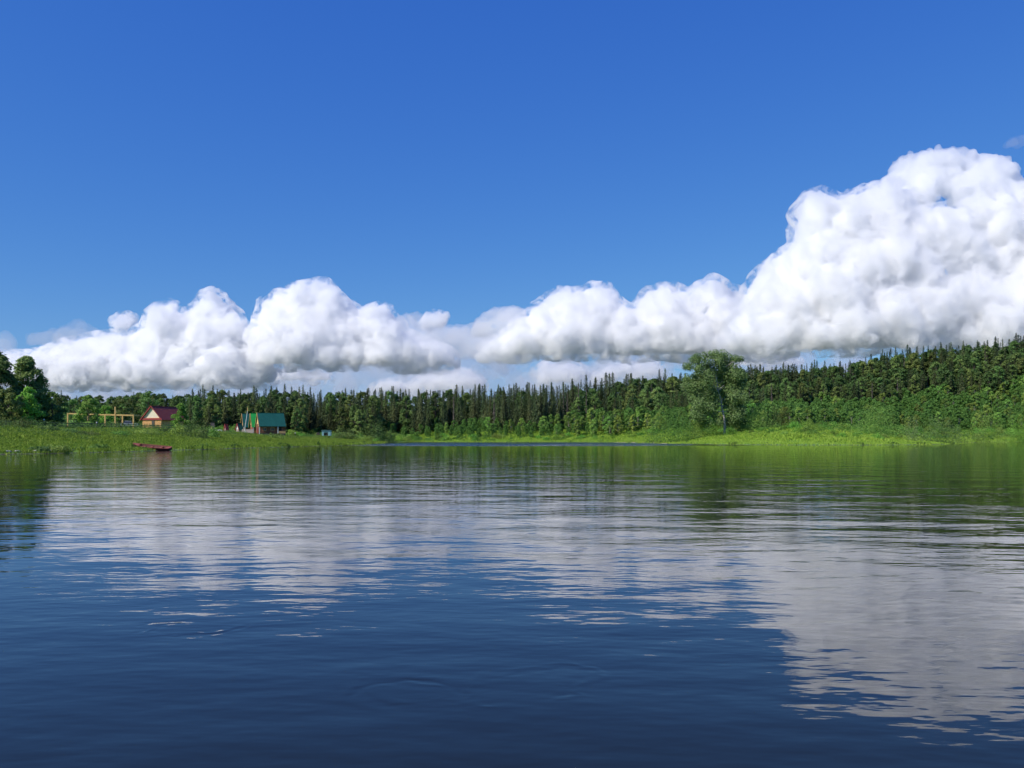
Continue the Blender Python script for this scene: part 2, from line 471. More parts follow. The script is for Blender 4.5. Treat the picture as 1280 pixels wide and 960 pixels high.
def protos():
    T = {}
    def crown_trunk(key, i, ct, leafm, barkm):
        c, t = ct
        T.setdefault(key, []).append((mesh_np('crown', *c, [leafm]), mesh_np('trunk', *t, [barkm], smooth=True)))
    for i in range(7):
        crown_trunk('spruce', i, make_spruce(20, 10 + i, 1.0, [.135, .115, .155, .125, .145, .10, .165][i], .05 + .02 * (i % 3), .3), M['spruce'], M['bark'])
    for i in range(6):
        crown_trunk('broad', i, make_broad(12, 40 + i, 2600, .30, [.24, .2, .27, .23, .3, .21][i], .12, 18 + i, .125, True, .6), M['broad'], M['bark_pale'])
    for i in range(5):
        crown_trunk('broad_dark', i, make_broad(18, 60 + i, 3400, .36, [.17, .2, .15, .19, .22][i], .14, 22 + i, .10, True, .6), M['broad_dark'], M['bark'])
    for i in range(2):
        crown_trunk('dead', i, make_spruce(19, 80 + i, .45, .06, .35, .5), M['dead'], M['dead'])
    for i in range(6):
        T.setdefault('bush', []).append((mesh_np('foliage', *make_bush(3.2, [4.5, 5.5, 4, 6, 5, 4.4][i], 90 + i, 1500, .20), [M['willow']]), None))
    for i in range(4):
        T.setdefault('bush_dark', []).append((mesh_np('foliage', *make_bush(3.4, [4.5, 5.5, 4, 6][i], 100 + i, 1500, .20), [M['broad']]), None))
    return T


# ------------------------------------------------------------------ the far forest
PROF = np.array([(-60, 500), (40, 494), (100, 493), (150, 494), (180, 489), (215, 492), (240, 488), (262, 485), (300, 489), (345, 485), (400, 489), (480, 488),
                 (540, 486), (600, 485), (650, 483), (700, 479), (740, 473), (800, 467), (860, 463), (925, 455), (960, 458), (1000, 455), (1040, 453), (1075, 447),
                 (1105, 437), (1150, 434), (1200, 428), (1240, 424), (1280, 419), (1400, 412)], float)


def prof(px):
    return np.interp(px, PROF[:, 0], PROF[:, 1])


SECTORS = [(-99, 75, 'beyond the tall dark trees of the village bank'), (75, 130, 'beyond the left end of the yellow timber frame'),
           (130, 178, 'beyond the tall post of the timber frame'), (178, 232, 'beyond the red roofed house'),
           (232, 296, 'between the red roofed house and the teal roofed house'), (296, 360, 'right behind the teal and green roofed houses'),
           (360, 398, 'between the teal roofed house and the blue shed'), (398, 440, 'behind the small light blue shed'),
           (440, 500, 'beyond the grassy tip of the village bank'), (500, 570, 'above the start of the blue riffle, past the grassy tip'),
           (570, 640, 'above the left half of the blue riffle'), (640, 705, 'above the middle of the blue riffle'),
           (705, 765, 'above the right half of the blue riffle'), (765, 815, 'above the pale sandy strip at the far bank'),
           (815, 862, 'just left of the lone tall aspen'), (862, 930, 'directly behind the lone tall aspen'),
           (930, 985, 'just right of the lone tall aspen'), (985, 1045, 'where the hill starts to rise right of the aspen'),
           (1045, 1110, 'on the rising hill above the big round willow bush'), (1110, 1170, 'on the hill right of the big round willow bush'),
           (1170, 1230, 'high on the hill near its right end'), (1230, 1999, 'at the right hand end of the hill')]


def sector(px):
    for i, (a, b, s) in enumerate(SECTORS):
        if a <= px < b: return i, s
    return 0, SECTORS[0][2]


def place(T, key, i, loc, sx, sz, rz, name, label, category, group):
    c, t = T[key][i % len(T[key])]
    if t is None:
        o = link(name, c)
        o.location = loc; o.rotation_euler = (0, 0, rz); o.scale = (sx, sx, sz)
    else:
        o = empty(name, loc, rz); o.scale = (sx, sx, sz)
        link('crown', c, o); link('trunk', t, o)
    return tag(o, label, category, group)


def forest(T):
    rnd = random.Random(5)
    H0 = {'spruce': 20, 'broad': 12, 'broad_dark': 18, 'dead': 19, 'bush': 3.2, 'bush_dark': 3.4}
    W0 = {'spruce': 4.4, 'broad': 5.8, 'broad_dark': 6.6, 'dead': 2, 'bush': 5, 'bush_dark': 5}
    cand = []

    def grid(s, y0, y1, fn):
        xs = np.arange(-430, 470, s); ys = np.arange(y0, y1, s * 1.0)
        X, Y = np.meshgrid(xs, ys)
        r = np.random.default_rng(int(s * 100) + int(y0))
        X = X + (np.arange(len(ys)) % 2)[:, None] * s / 2 + r.uniform(-.38, .38, X.shape) * s; Y = Y + r.uniform(-.38, .38, X.shape) * s
        X, Y = X.ravel(), Y.ravel()
        D = river_sd(X, Y); G = ground_h(X, Y)
        for x, y, d, g in zip(X, Y, D, G):
            px = 640 + x / y * F
            if d < 1 or px < -230 or px > 1470: continue
            q = fn(x, y, d, px)
            if q is None: continue
            key, h = q
            cand.append([key, x, y, g, h, px, d])

    def f_tall(x, y, d, px):
        left = px < 470
        if left:
            if y < 395 + 10 * math.sin(px * .05): return None
            if px < 235 and y < 470: return None
            dd = y - 395 if px >= 235 else y - 440
            if dd > 75: return None
            if px < 232: return ('broad_dark' if rnd.random() < .75 else 'spruce', rnd.uniform(13, 19))
            if dd < 12: return ('broad_dark' if rnd.random() < .6 else 'spruce', rnd.uniform(11, 17))
            return ('spruce' if rnd.random() < .72 else 'broad_dark', rnd.uniform(16, 22))
        lim = float(np.interp(px, [470, 620, 700, 800, 900, 1000, 1100, 1280], [34, 40, 48, 75, 95, 110, 118, 128]))
        lim += 8 * math.sin(px * .045) + 5 * math.sin(px * .13)
        top = float(np.interp(px, [470, 700, 860, 1280], [105, 120, 190, 240]))
        if d < lim or d > top: return None
        if px < 760:
            k = rnd.random()
            return (('spruce' if k < .80 else 'broad_dark' if k < .95 else 'dead'), rnd.uniform(16, 23))
        k = rnd.random()
        return (('spruce' if k < .52 else 'broad_dark' if k < .97 else 'dead'), rnd.uniform(14, 19))

    grid(5.6, 300, 660, f_tall)

    def f_mid(x, y, d, px):
        if px < 470: return None
        lim = float(np.interp(px, [470, 620, 700, 800, 900, 1000, 1100, 1280], [34, 40, 48, 75, 95, 110, 118, 128])) + 8 * math.sin(px * .045) + 5 * math.sin(px * .13)
        lo = float(np.interp(px, [470, 760, 860, 1000, 1280], [14, 20, 42, 44, 40]))
        if d < lo or d > lim + 3: return None
        hmx = float(np.interp(px, [470, 640, 760, 1280], [7, 8, 11, 11]))
        return ('broad', rnd.uniform(.6, 1.05) * hmx * (.75 + .25 * min(1, (d - lo) / 25)))

    grid(5.2, 240, 600, f_mid)

    def f_low(x, y, d, px):
        if px < 470: return None
        lo = float(np.interp(px, [470, 540, 640, 760, 900, 1100, 1200, 1280], [2.5, 4, 9, 14, 27, 15, 12, 5])); hi = float(np.interp(px, [470, 760, 860, 1280], [17, 22, 44, 46]))
        if d < lo or d > hi: return None
        k = rnd.random()
        if k < .2: return None
        return ('bush' if k < .75 else 'bush_dark', rnd.uniform(1.4, 3.8) * (.55 + .45 * min(1, (d - lo) / 16)))

    grid(4.2, 232, 480, f_low)

    def f_leftlow(x, y, d, px):
        if not (225 < px < 500) or y < 370 or y > 420 or d < 1.5: return None
        return ('bush' if rnd.random() < .4 else 'bush_dark', rnd.uniform(1.8, 4.2))

    grid(4.6, 366, 424, f_leftlow)
    # keep clear of hand placed things
    cand[:] = [c for c in cand if not any((c[1] - ax) ** 2 + (c[2] - ay) ** 2 < r * r for ax, ay, r in CLEAR)]
    # fit the skyline
    colm = {}
    for c in cand:
        key, x, y, g, h, px, d = c
        if key in ('spruce', 'broad_dark', 'dead'):
            zt = wz(prof(px), y)
            mx = zt - g
            back = (d > float(np.interp(px, [470, 700, 860, 1280], [62, 72, 135, 178]))) if px >= 470 else (y > (425 if px >= 235 else 485))
            if back: h = mx - abs(rnd.gauss(0, 4.2)) + (rnd.choice((.0, 1.2, 3.0)) if key == 'spruce' else (.3 if px < 700 else -1.8))
            else: h = min(h, mx - abs(rnd.gauss(0, 2.5)))
            c[4] = max(7.0, min(29, h))
    # rank what shows: front to back over pixel columns
    cand.sort(key=lambda c: c[2])
    seen = lambda c: -40 < c[5] < 1320
    top = np.full(1800, 700.0); vis = []
    for c in cand:
        key, x, y, g, h, px, d = c
        hw = W0[key] * h / H0[key] / 2 / y * F * .7
        a = int(max(0, px - hw + 250)); b = int(min(1799, px + hw + 251))
        pt = HOR - (g + h - CAMH) / y * F; pb = HOR - (g - CAMH) / y * F
        seg = np.minimum(top[a:b], pb) - pt
        v = float(np.clip(seg, 0, None).sum()) if b > a else 0
        top[a:b] = np.minimum(top[a:b], pt + .12 * (pb - pt))
        vis.append(v)
    kinds = {'spruce': 'spruce', 'dead': 'spruce', 'broad': 'broad', 'broad_dark': 'broad', 'bush': 'bush', 'bush_dark': 'bush'}
    limit = {'spruce': 255, 'broad': 270, 'bush': 235}
    own = set()
    for kk, lim in limit.items():
        ids = sorted([i for i in range(len(cand)) if kinds[cand[i][0]] == kk and seen(cand[i])], key=lambda i: -vis[i])
        own |= set(i for i in ids[:lim] if vis[i] > 1.5 and seen(cand[i]))
    rest = []
    counts = {}
    for i, c in enumerate(cand):
        key, x, y, g, h, px, d = c
        s = h / H0[key]
        sxy = s * rnd.uniform(.88, 1.2) if key not in ('bush', 'bush_dark') else s * rnd.uniform(.9, 1.35)
        if key in ('spruce', 'dead'): sxy = max(sxy, .75) * (rnd.uniform(1.2, 1.75) if key == 'spruce' else 1)
        rz = rnd.uniform(0, 6.28); vi = rnd.randrange(7)
        if i in own:
            si, ph = sector(px)
            if key == 'spruce':
                back = 'tall' if h > 17.5 else 'smaller'
                nm, ct, lb = 'spruce_tree', 'spruce tree', f'{back} dark spruce {ph}'
            elif key == 'dead':
                nm, ct, lb = 'dead_tree', 'dead tree', f'bare grey dead conifer {ph}'
            elif key == 'broad_dark':
                nm, ct, lb = 'broadleaf_tree', 'broadleaf tree', f'deep green round topped tree {ph}'
            elif key == 'broad':
                nm, ct, lb = 'broadleaf_tree', 'broadleaf tree', f'fresh green low tree {ph}'
            elif key == 'bush':
                nm, ct, lb = 'willow_bush', 'bush', f'light green bush {ph}'
            else:
                nm, ct, lb = 'willow_bush', 'bush', f'darker green bush {ph}'
            counts[ct] = counts.get(ct, 0) + 1
            place(T, key, vi, (x, y, g - .1), sxy, s, rz, nm, lb, ct, lb + ' (alike)')
        else:
            rest.append((key, vi, x, y, g, sxy, s, rz))
    # everything that cannot be told apart: one mass
    LOW = {}
    for key in H0:
        LOW[key] = []
        for c, t in T[key]:
            n = len(c.polygons); co = np.empty(len(c.vertices) * 3, np.float32); c.vertices.foreach_get('co', co)
            q = co.reshape(-1, 4, 3); q = q[::2]; ctr = q.mean(1, keepdims=True); LOW[key].append(ctr + (q - ctr) * 1.35)
    mats = [M['spruce'], M['broad_dark'], M['broad'], M['willow'], M['dead']]
    mi = {'spruce': 0, 'broad_dark': 1, 'broad': 2, 'bush': 3, 'bush_dark': 2, 'dead': 4}
    VV = []; MI = []
    for key, vi, x, y, g, sxy, s, rz in rest:
        q = LOW[key][vi % len(LOW[key])]
        cs, sn = math.cos(rz), math.sin(rz)
        v = np.stack([x + sxy * (q[..., 0] * cs - q[..., 1] * sn), y + sxy * (q[..., 0] * sn + q[..., 1] * cs), g - .1 + s * q[..., 2]], -1)
        VV.append(v.reshape(-1, 3)); MI.append(np.full(len(q), mi[key]))
    if VV:
        V = np.concatenate(VV); o = link('forest', mesh_np('forest', V, np.arange(len(V)).reshape(-1, 4), mats, np.concatenate(MI)))
        tag(o, 'the rest of the dark wood filling in behind and between the nearer trees', 'forest', kind='stuff')
    print('forest', len(cand), 'own', counts, 'mass', len(rest))


CLEAR = []


# ------------------------------------------------------------------ grass and herbs
def tufts(name, n, xr, yr, accept, hfun, label, mat, seed, blades=3, wid=.07):
    rng = np.random.default_rng(seed)
    x = rng.uniform(*xr, n); y = rng.uniform(*yr, n)
    d = river_sd(x, y); k = accept(x, y, d, rng)
    x, y, d = x[k], y[k], d[k]
    px = 640 + x / y * F; k = (px > -190) & (px < 1430); x, y, d = x[k], y[k], d[k]
    z = ground_h(x, y); k = z > .03; x, y, d, z = x[k], y[k], d[k], z[k]
    h = hfun(x, y, d, rng)
    V = []
    for b in range(blades):
        a = rng.uniform(0, 6.28, len(x)); ox = rng.normal(size=len(x)) * .12; oy = rng.normal(size=len(x)) * .12
        w = wid * rng.uniform(.7, 1.6, len(x)); l = h * rng.uniform(.25, .7, len(x)); la = rng.uniform(0, 6.28, len(x))
        bx, by = x + ox, y + oy
        p0 = np.stack([bx - np.cos(a) * w, by - np.sin(a) * w, z - .05], 1); p1 = np.stack([bx + np.cos(a) * w, by + np.sin(a) * w, z - .05], 1)
        mid = np.stack([bx + np.cos(la) * l * .25 + np.cos(a) * w * .8, by + np.sin(la) * l * .25 + np.sin(a) * w * .8, z + h * .6], 1)
        tp = np.stack([bx + np.cos(la) * l, by + np.sin(la) * l, z + h * rng.uniform(.8, 1.1, len(x))], 1)
        V.append(np.stack([p0, p1, mid, tp], 1))
    V = np.concatenate(V).reshape(-1, 3)
    o = link(name, mesh_np(name, V, np.arange(len(V)).reshape(-1, 4), [mat]))
    tag(o, label, 'grass', kind='stuff')
    print(name, len(V) // 4)


def herb_mass(name, n, xr, yr, accept, hfun, label, mat, seed, leaf=.17):
    rng = np.random.default_rng(seed)
    x = rng.uniform(*xr, n); y = rng.uniform(*yr, n); d = river_sd(x, y)
    k = accept(x, y, d, rng); x, y, d = x[k], y[k], d[k]
    px = 640 + x / y * F; k = (px > -190) & (px < 1430); x, y, d = x[k], y[k], d[k]
    top = hfun(x, y, d, rng)
    z = ground_h(x, y) + top * rng.uniform(.05, 1, len(x)) ** .6
    V, Fc = leaf_quads(np.stack([x, y, z], 1), leaf, rng, np.array([0, 0, .6]), .8, .5)
    o = link(name, mesh_np(name, V, Fc, [mat])); tag(o, label, 'undergrowth', kind='stuff')
    print(name, len(x))


def meadow():
    left = lambda x, y, d, r: (d > -2.5) & (d < 75) & (x < -30) & (y < 392) & (r.uniform(size=len(x)) < np.clip(1.15 - d / 75, .2, 1))
    tufts('grass', 400000, (-190, -38), (96, 392), left,
          lambda x, y, d, r: (.26 + .16 * sstep(3, 12, d) * (1 - sstep(22, 34, d)) + .18 * wob(x, y, 4.0, 3) * sstep(2, 8, d)) * r.uniform(.6, 1.4, len(x)),
          'bright green uncut grass on the village bank', M['grass'], 11, 4, .04)
    right = lambda x, y, d, r: (d > -2.5) & (d < 46) & ((x > -45) | (y > 392)) & (y < 440) & (r.uniform(size=len(x)) < np.clip(1.2 - d / 50, .25, 1))
    tufts('grass', 380000, (-45, 290), (232, 440), right,
          lambda x, y, d, r: (.25 + .55 * sstep(3, 22, d) + .3 * wob(x, y, 5.0, 1) * sstep(4, 12, d)) * r.uniform(.6, 1.4, len(x)),
          'bright green tall grass on the wooded far bank', M['grass'], 12, 3, .065)
    sl = lambda x, y, d, r: (d > -2.5) & (d < 2.2) & (y < 430) & (wob(x, y, 3.3, 7) + .5 * wob(x, y, 1.1, 2) > .35)
    tufts('sedge', 170000, (-110, 270), (96, 430), sl, lambda x, y, d, r: (.45 + .35 * wob(x, y, 2.0, 3)) * r.uniform(.7, 1.4, len(x)),
          'darker sedge and reeds growing along the waterline', M['sedge'], 15, 4, .045)
    hm = lambda x, y, d, r: (d > 15) & (d < 60) & (x > -40) & (y < 470) & (wob(x, y, 6.5, 5) + .35 * wob(x, y, 2.3, 1) + sstep(10, 32, d) * 1.2 > .25)
    herb_mass('undergrowth', 150000, (-40, 270), (240, 470), hm,
              lambda x, y, d, r: .4 + (1.1 + .7 * wob(x, y, 3.1, 2)) * sstep(8, 24, d),
              'lush nettles and meadowsweet below the far trees', M['herb'], 13, .17)
    lm = lambda x, y, d, r: (d > 14) & (d < 60) & (x < -40) & (y < 380) & (wob(x, y, 5.5, 5) + .5 * wob(x, y, 1.9, 1) + 1.3 * (y < 250) * sstep(14, 28, d) * (1 - sstep(44, 52, d)) > .45)
    herb_mass('undergrowth', 190000, (-170, -40), (110, 380), lm,
              lambda x, y, d, r: .25 + .55 * (1 + wob(x, y, 2.1, 2)) * .7 + .75 * sstep(24, 31, d) * (1 - sstep(40, 48, d)) * (y < 225), 'dark weeds and nettles along the village fence line', M['broad_dark'], 14, .11)


# ------------------------------------------------------------------ hand built plants
def own_tree(name, px, top_py, base_py, Y, leafm, barkm, label, catg, seed, n, leaf, z=None, group=None, **kw):
    x = wx(px, Y); g = gh(x, Y) if z is None else z
    h = wz(top_py, Y) - g
    c, t = make_broad(h, seed, n, leaf, **kw)
    o = empty(name, (x, Y, g - .05))
    link('crown', mesh_np('crown', *c, [leafm]), o)
    link('trunk', mesh_np('trunk', *t, [barkm], smooth=True), o)
    return tag(o, label, catg, group)


def own_bush(px, top_py, wpx, Y, leafm, label, seed, n=2200, leaf=.17, lobes=14):
    x = wx(px, Y); g = gh(x, Y); h = max(.6, wz(top_py, Y) - g); w = wpx / F * Y
    o = link('bush', mesh_np('foliage', *make_bush(h, w, seed, n, leaf, lobes), [leafm]))
    o.location = (x, Y, g - .1)
    return tag(o, label, 'bush')


def near_plants():
    # village bank, left edge
    own_tree('broadleaf_tree', -8, 436, 530, 178, M['broad_dark'], M['bark'], 'tallest dark broad tree cut by the left edge of the view', 'broadleaf tree', 201, 19000, .24, rx=.30, base=.10, lobes=52, lobe_r=.125)
    own_tree('broadleaf_tree', 34, 444, 530, 186, M['broad_dark'], M['bark'], 'tall pointed dark green tree right of the tallest left edge tree', 'broadleaf tree', 202, 16000, .24, rx=.24, base=.12, lobes=44, lobe_r=.12, peak=.42)
    own_tree('broadleaf_tree', 66, 488, 530, 184, M['broad_dark'], M['bark'], 'low dark rounded tree left of the yellow timber frame', 'broadleaf tree', 203, 6500, .20, rx=.36, base=.06, lobes=24, lobe_r=.15)
    own_tree('broadleaf_tree', 36, 482, 531, 176, M['willow'], M['bark'], 'bright light green young tree before the dark trees by the fence', 'broadleaf tree', 204, 5500, .18, rx=.30, base=.04, lobes=24, lobe_r=.14, peak=.4)
    own_tree('broadleaf_tree', 10, 484, 531, 172, M['broad_dark'], M['bark'], 'low shadowy tree at the foot of the left edge trees', 'broadleaf tree', 205, 5500, .19, rx=.36, base=.06, lobes=22, lobe_r=.15)
    own_tree('broadleaf_tree', 110, 493, 533, 205, M['broad'], M['bark'], 'dark layered young tree standing in front of the yellow timber frame', 'broadleaf tree', 206, 5200, .19, rx=.36, base=.10, lobes=22, lobe_r=.135, peak=.5)
    own_tree('broadleaf_tree', 133, 506, 532, 238, M['willow'], M['bark'], 'small bright green tree behind the timber frame left of its tall post', 'broadleaf tree', 207, 3000, .2, rx=.40, base=.05, lobes=18, lobe_r=.17)
    own_tree('broadleaf_tree', 226, 503, 540, 218, M['willow'], M['bark'], 'slim light green tree covering the right end of the red roof', 'broadleaf tree', 208, 3800, .19, rx=.30, base=.03, lobes=22, lobe_r=.15, peak=.35)
    own_tree('broadleaf_tree', 92, 497, 532, 262, M['broad_dark'], M['bark'], 'rounded dark tree behind the left end of the timber frame', 'broadleaf tree', 209, 3500, .24, rx=.34, base=.05, lobes=20, lobe_r=.15)
    own_tree('broadleaf_tree', 152, 496, 530, 290, M['broad_dark'], M['bark'], 'dark tree behind the tall post of the timber frame', 'broadleaf tree', 210, 3500, .26, rx=.30, base=.05, lobes=20, lobe_r=.15)
    own_tree('broadleaf_tree', 118, 498, 530, 330, M['broad_dark'], M['bark'], 'dark tree rising behind the layered young tree at the frame', 'broadleaf tree', 211, 3200, .28, rx=.36, base=.05, lobes=20, lobe_r=.15)
    own_tree('broadleaf_tree', 185, 488, 530, 360, M['broad_dark'], M['bark'], 'tall round topped dark tree behind the red roof ridge', 'broadleaf tree', 212, 4200, .3, rx=.26, base=.08, lobes=22, lobe_r=.12)
    own_tree('broadleaf_tree', 166, 497, 530, 350, M['broad_dark'], M['bark'], 'dark tree left of the red roofed house, farther back', 'broadleaf tree', 213, 3200, .28, rx=.30, base=.05, lobes=18, lobe_r=.14)
    # bushes on the village bank
    B = [(246, 519, 40, 192, 'broad_dark', 'big dark bush right of the red roofed house'),
         (224, 526, 26, 196, 'broad', 'green bush under the right end of the red roof'),
         (264, 531, 18, 200, 'broad', 'small bush at the right end of the big dark bush'),
         (112, 538, 24, 160, 'broad_dark', 'dark low bush on the bank below the timber frame'),
         (60, 533, 26, 160, 'broad_dark', 'dark low bush below the fence under the bright young tree'),
         (88, 534, 16, 162, 'broad_dark', 'small dark bush below the fence left of the frame'),
         (18, 534, 40, 158, 'broad_dark', 'wide dark bush below the fence at the left edge'),
         (150, 536, 22, 168, 'broad', 'low green bush on the bank under the tall post'),
         (185, 537, 26, 182, 'broad', 'low green bush on the bank above the red boat'),
         (209, 538, 18, 200, 'broad_dark', 'small dark bush on the bank right of the red boat'),
         (338, 540, 7, 262, 'broad_dark', 'small dark upright bush before the teal roofed house'),
         (347, 540, 9, 256, 'broad_dark', 'small rounded bush right before the porch of the teal roofed house'),
         (345, 553, 22, 236, 'broad', 'tuft of dark growth at the waterline below the houses'),
         (70, 562, 26, 114, 'broad', 'dark sedge tuft at the waterline left of the boat'),
         (48, 562, 22, 112, 'broad_dark', 'dark bush standing in for the shadowed gap at the waterline near the left edge'),  # dark-leaved bush stands in for the shade under the overhung bank
         (124, 561, 22, 124, 'broad', 'low sedge tuft at the waterline just left of the boat bow')]
    for i, (px, tp, w, Y, mk, lb) in enumerate(B):
        own_bush(px, tp, w, Y, M[mk], lb, 300 + i, 1800, .12 if Y < 170 else .16)
    # far bank
    Y = 306; x = wx(905, Y); g = gh(x, Y)
    aspen(x, Y, g)
    own_bush(842, 494, 62, 306, M['broad'], 'big spreading bush left of the lone aspen with shaded foot', 330, 6500, .2, 22)
    own_bush(874, 511, 34, 309, M['broad'], 'rounded bush at the left foot of the lone aspen', 331, 3500, .19)
    own_bush(921, 516, 26, 308, M['broad_dark'], 'shaded bush close at the right foot of the lone aspen', 341, 2600, .19)
    own_bush(893, 524, 18, 302, M['willow'], 'low light bush in front of the lone aspen foot', 342, 1300, .17)
    own_bush(912, 527, 16, 301, M['willow'], 'lowest light bush right of the aspen foot', 343, 1200, .17)
    own_bush(948, 498, 50, 308, M['broad'], 'large bush right of the lone aspen trunk', 332, 5500, .2, 20)
    own_bush(975, 504, 40, 312, M['broad_dark'], 'dark bush at the right side of the large bush by the aspen', 333, 4000, .2)
    own_bush(1095, 497, 58, 290, M['broad'], 'big round willow bush standing out on the right bank', 334, 6000, .2, 22)
    own_bush(1232, 506, 44, 345, M['broad'], 'dark rounded bush near the right end of the bank', 335, 4500, .2)
    own_bush(1176, 508, 50, 300, M['broad_dark'], 'wide dark bush on the right bank behind the grassy spit', 336, 4500, .2)
    own_bush(1140, 514, 22, 282, M['aspen'], 'greyish silvery bush right of the big round willow bush', 337, 2000, .17)
    own_bush(1276, 512, 34, 392, M['willow'], 'overhanging bush at the waterline by the right edge', 338, 4500, .22)
    own_bush(470, 522, 44, 392, M['broad_dark'], 'dark bush mass at the water beyond the grassy tip', 339, 4500, .24, 18)
    own_bush(428, 532, 34, 372, M['broad_dark'], 'dark round bush right of the small blue shed', 340, 3000, .22)


def aspen(x, Y, g):
    """The lone tall tree: pale crooked trunk with visible forks, open clumped crown."""
    rng = np.random.default_rng(77)
    H = wz(441, Y) - g; k = Y / F
    root = empty('aspen_tree', (x, Y, g - .1))

    def P(px, py, dy=0.0): return np.array([(px - 905) * k, dy, wz(py, Y) - g])
    parts = [tube([(0.1, 0, -.5), P(906, 528), P(904.5, 518), P(902, 508), P(901.5, 500), P(898, 488, .3), P(896.5, 476, .4), P(896, 462, .2), P(893, 448)],
                  [.46, .38, .33, .30, .26, .2, .16, .11, .05], 8)]
    limb = [((901.5, 501), (908, 496), (915, 486), .2), ((896.5, 478), (903, 477), (911, 470), .16), ((901, 503), (890, 494), (878, 488), .18),
            ((898, 489), (888, 478), (876, 464), .17), ((896.5, 477), (893, 468), (884, 452), .14), ((896, 466), (902, 457), (908, 447), .12),
            ((898, 487), (912, 476), (922, 462), .15), ((902, 508), (916, 503), (926, 492), .16), ((902, 507), (886, 507), (872, 500), .15),
            ((896, 470), (880, 462), (868, 450), .12), ((896, 464), (910, 456), (920, 450), .1), ((903, 514), (918, 514), (930, 508), .12), ((903, 514), (888, 516), (874, 512), .12)]
    C = []
    for a, b, c, r in limb:
        dy = rng.uniform(-3.5, 3.5)
        parts.append(tube([P(*a), P(*b, dy * .5), P(*c, dy)], [r, r * .75, r * .3], 6))
        for s in range(3):
            e = P(*c, dy) + rng.normal(size=3) * np.array([1.3, 1.6, 1.2]); parts.append(tube([P(*b, dy * .5), e], [r * .4, .04], 5))
    link('trunk', mesh_np('trunk', *cat(parts), [M['aspen_bark']], smooth=True), root)
    # leaf clumps: open at the top with sky between, denser lower
    spots = [(868, 449, 6), (880, 446, 6), (893, 442, 6.5), (905, 444, 6.5), (914, 450, 6), (922, 453, 5), (872, 458, 7), (884, 455, 7), (897, 452, 8), (910, 458, 8), (862, 458, 4.5), (925, 462, 5),
             (866, 470, 8), (880, 468, 9), (893, 464, 9), (907, 468, 9), (920, 470, 7), (868, 482, 9), (882, 481, 9), (912, 482, 10), (923, 482, 8), (872, 495, 10), (886, 493, 9), (915, 495, 10), (926, 496, 8),
             (874, 508, 10), (888, 508, 9), (916, 509, 10), (928, 510, 8), (880, 519, 9), (893, 518, 6), (919, 519, 9), (905, 490, 6), (890, 500, 7), (909, 504, 6), (900, 458, 6), (884, 527, 8), (896, 528, 5), (915, 527, 7), (926, 522, 7), (870, 518, 7), (917, 463, 8), (926, 472, 7), (914, 472, 8), (906, 466, 7)]
    LC = []; LR = []
    for px, py, r in spots:
        for q in range(2):
            LC.append(P(px + rng.normal() * 2.6, py + rng.normal() * 2.2, rng.uniform(-4.5, 4.5))); LR.append(r * k * rng.uniform(.85, 1.3))
    LC = np.array(LC); LR = np.array(LR); n = 46000
    w = LR ** 1.6; w /= w.sum(); idx = rng.choice(len(LC), n, p=w)
    d = unit(rng.normal(size=(n, 3))); rr = rng.uniform(.05, 1, size=(n, 1)) ** .5 * (1 + rng.normal(size=(n, 1)) * .12)
    Pt = LC[idx] + d * rr * LR[idx][:, None]
    keep = ~((np.abs(Pt[:, 0] - (-.6 - .15 * (Pt[:, 2] - 5) / 5)) < .55) & (Pt[:, 1] < .3) & (Pt[:, 2] < H * .72))
    V, Fc = leaf_quads(Pt[keep], .23, rng, d[keep] * .9 + np.array([0, -.1, .3]), .6, .75)
    link('crown', mesh_np('crown', V, Fc, [M['aspen']]), root)
    tag(root, 'lone tall aspen with pale crooked trunk on the right bank', 'aspen tree')


# ------------------------------------------------------------------ solid shape helper
class Mb:
    def __init__(s): s.v = []; s.f = []

    def poly(s, pts, faces):
        n = len(s.v); s.v += [tuple(p) for p in pts]; s.f += [tuple(i + n for i in f) for f in faces]; return s

    def box(s, x0, x1, y0, y1, z0, z1):
        return s.poly([(x0, y0, z0), (x1, y0, z0), (x1, y1, z0), (x0, y1, z0), (x0, y0, z1), (x1, y0, z1), (x1, y1, z1), (x0, y1, z1)],
                      [(3, 2, 1, 0), (4, 5, 6, 7), (0, 1, 5, 4), (1, 2, 6, 5), (2, 3, 7, 6), (3, 0, 4, 7)])

    def bar(s, a, b, r, sides=6, r2=None):
        v, f = tube([a, b], [r, r if r2 is None else r2], sides)
        n = len(s.v); s.poly(v, [tuple(q) for q in f]); s.f += [tuple(n + k for k in range(sides))[::-1], tuple(n + sides + k for k in range(sides))]; return s

    def beam(s, a, b, w, h):
        """Square timber from a to b."""
        a = Vector(a); b = Vector(b); t = (b - a).normalized(); up = Vector((0, 0, 1)) if abs(t.z) < .9 else Vector((0, 1, 0))
        u = t.cross(up).normalized() * w / 2; w_ = u.normalized().cross(t).normalized() * h / 2
        return s.poly([a - u - w_, a + u - w_, a + u + w_, a - u + w_, b - u - w_, b + u - w_, b + u + w_, b - u + w_],
                      [(3, 2, 1, 0), (4, 5, 6, 7), (0, 1, 5, 4), (1, 2, 6, 5), (2, 3, 7, 6), (3, 0, 4, 7)])

    def build(s, name, mat, parent=None, bevel=0.0, smooth=False):
        m = bpy.data.meshes.new(name); m.from_pydata([tuple(p) for p in s.v], [], s.f); m.materials.append(mat); m.update()
        bm = bmesh.new(); bm.from_mesh(m); bmesh.ops.recalc_face_normals(bm, faces=bm.faces)
        if bevel: bmesh.ops.bevel(bm, geom=bm.edges, offset=bevel, segments=1, affect='EDGES')
        bm.to_mesh(m); bm.free()
        if smooth: m.polygons.foreach_set('use_smooth', np.ones(len(m.polygons), dtype=bool))
        return link(name, m, parent)


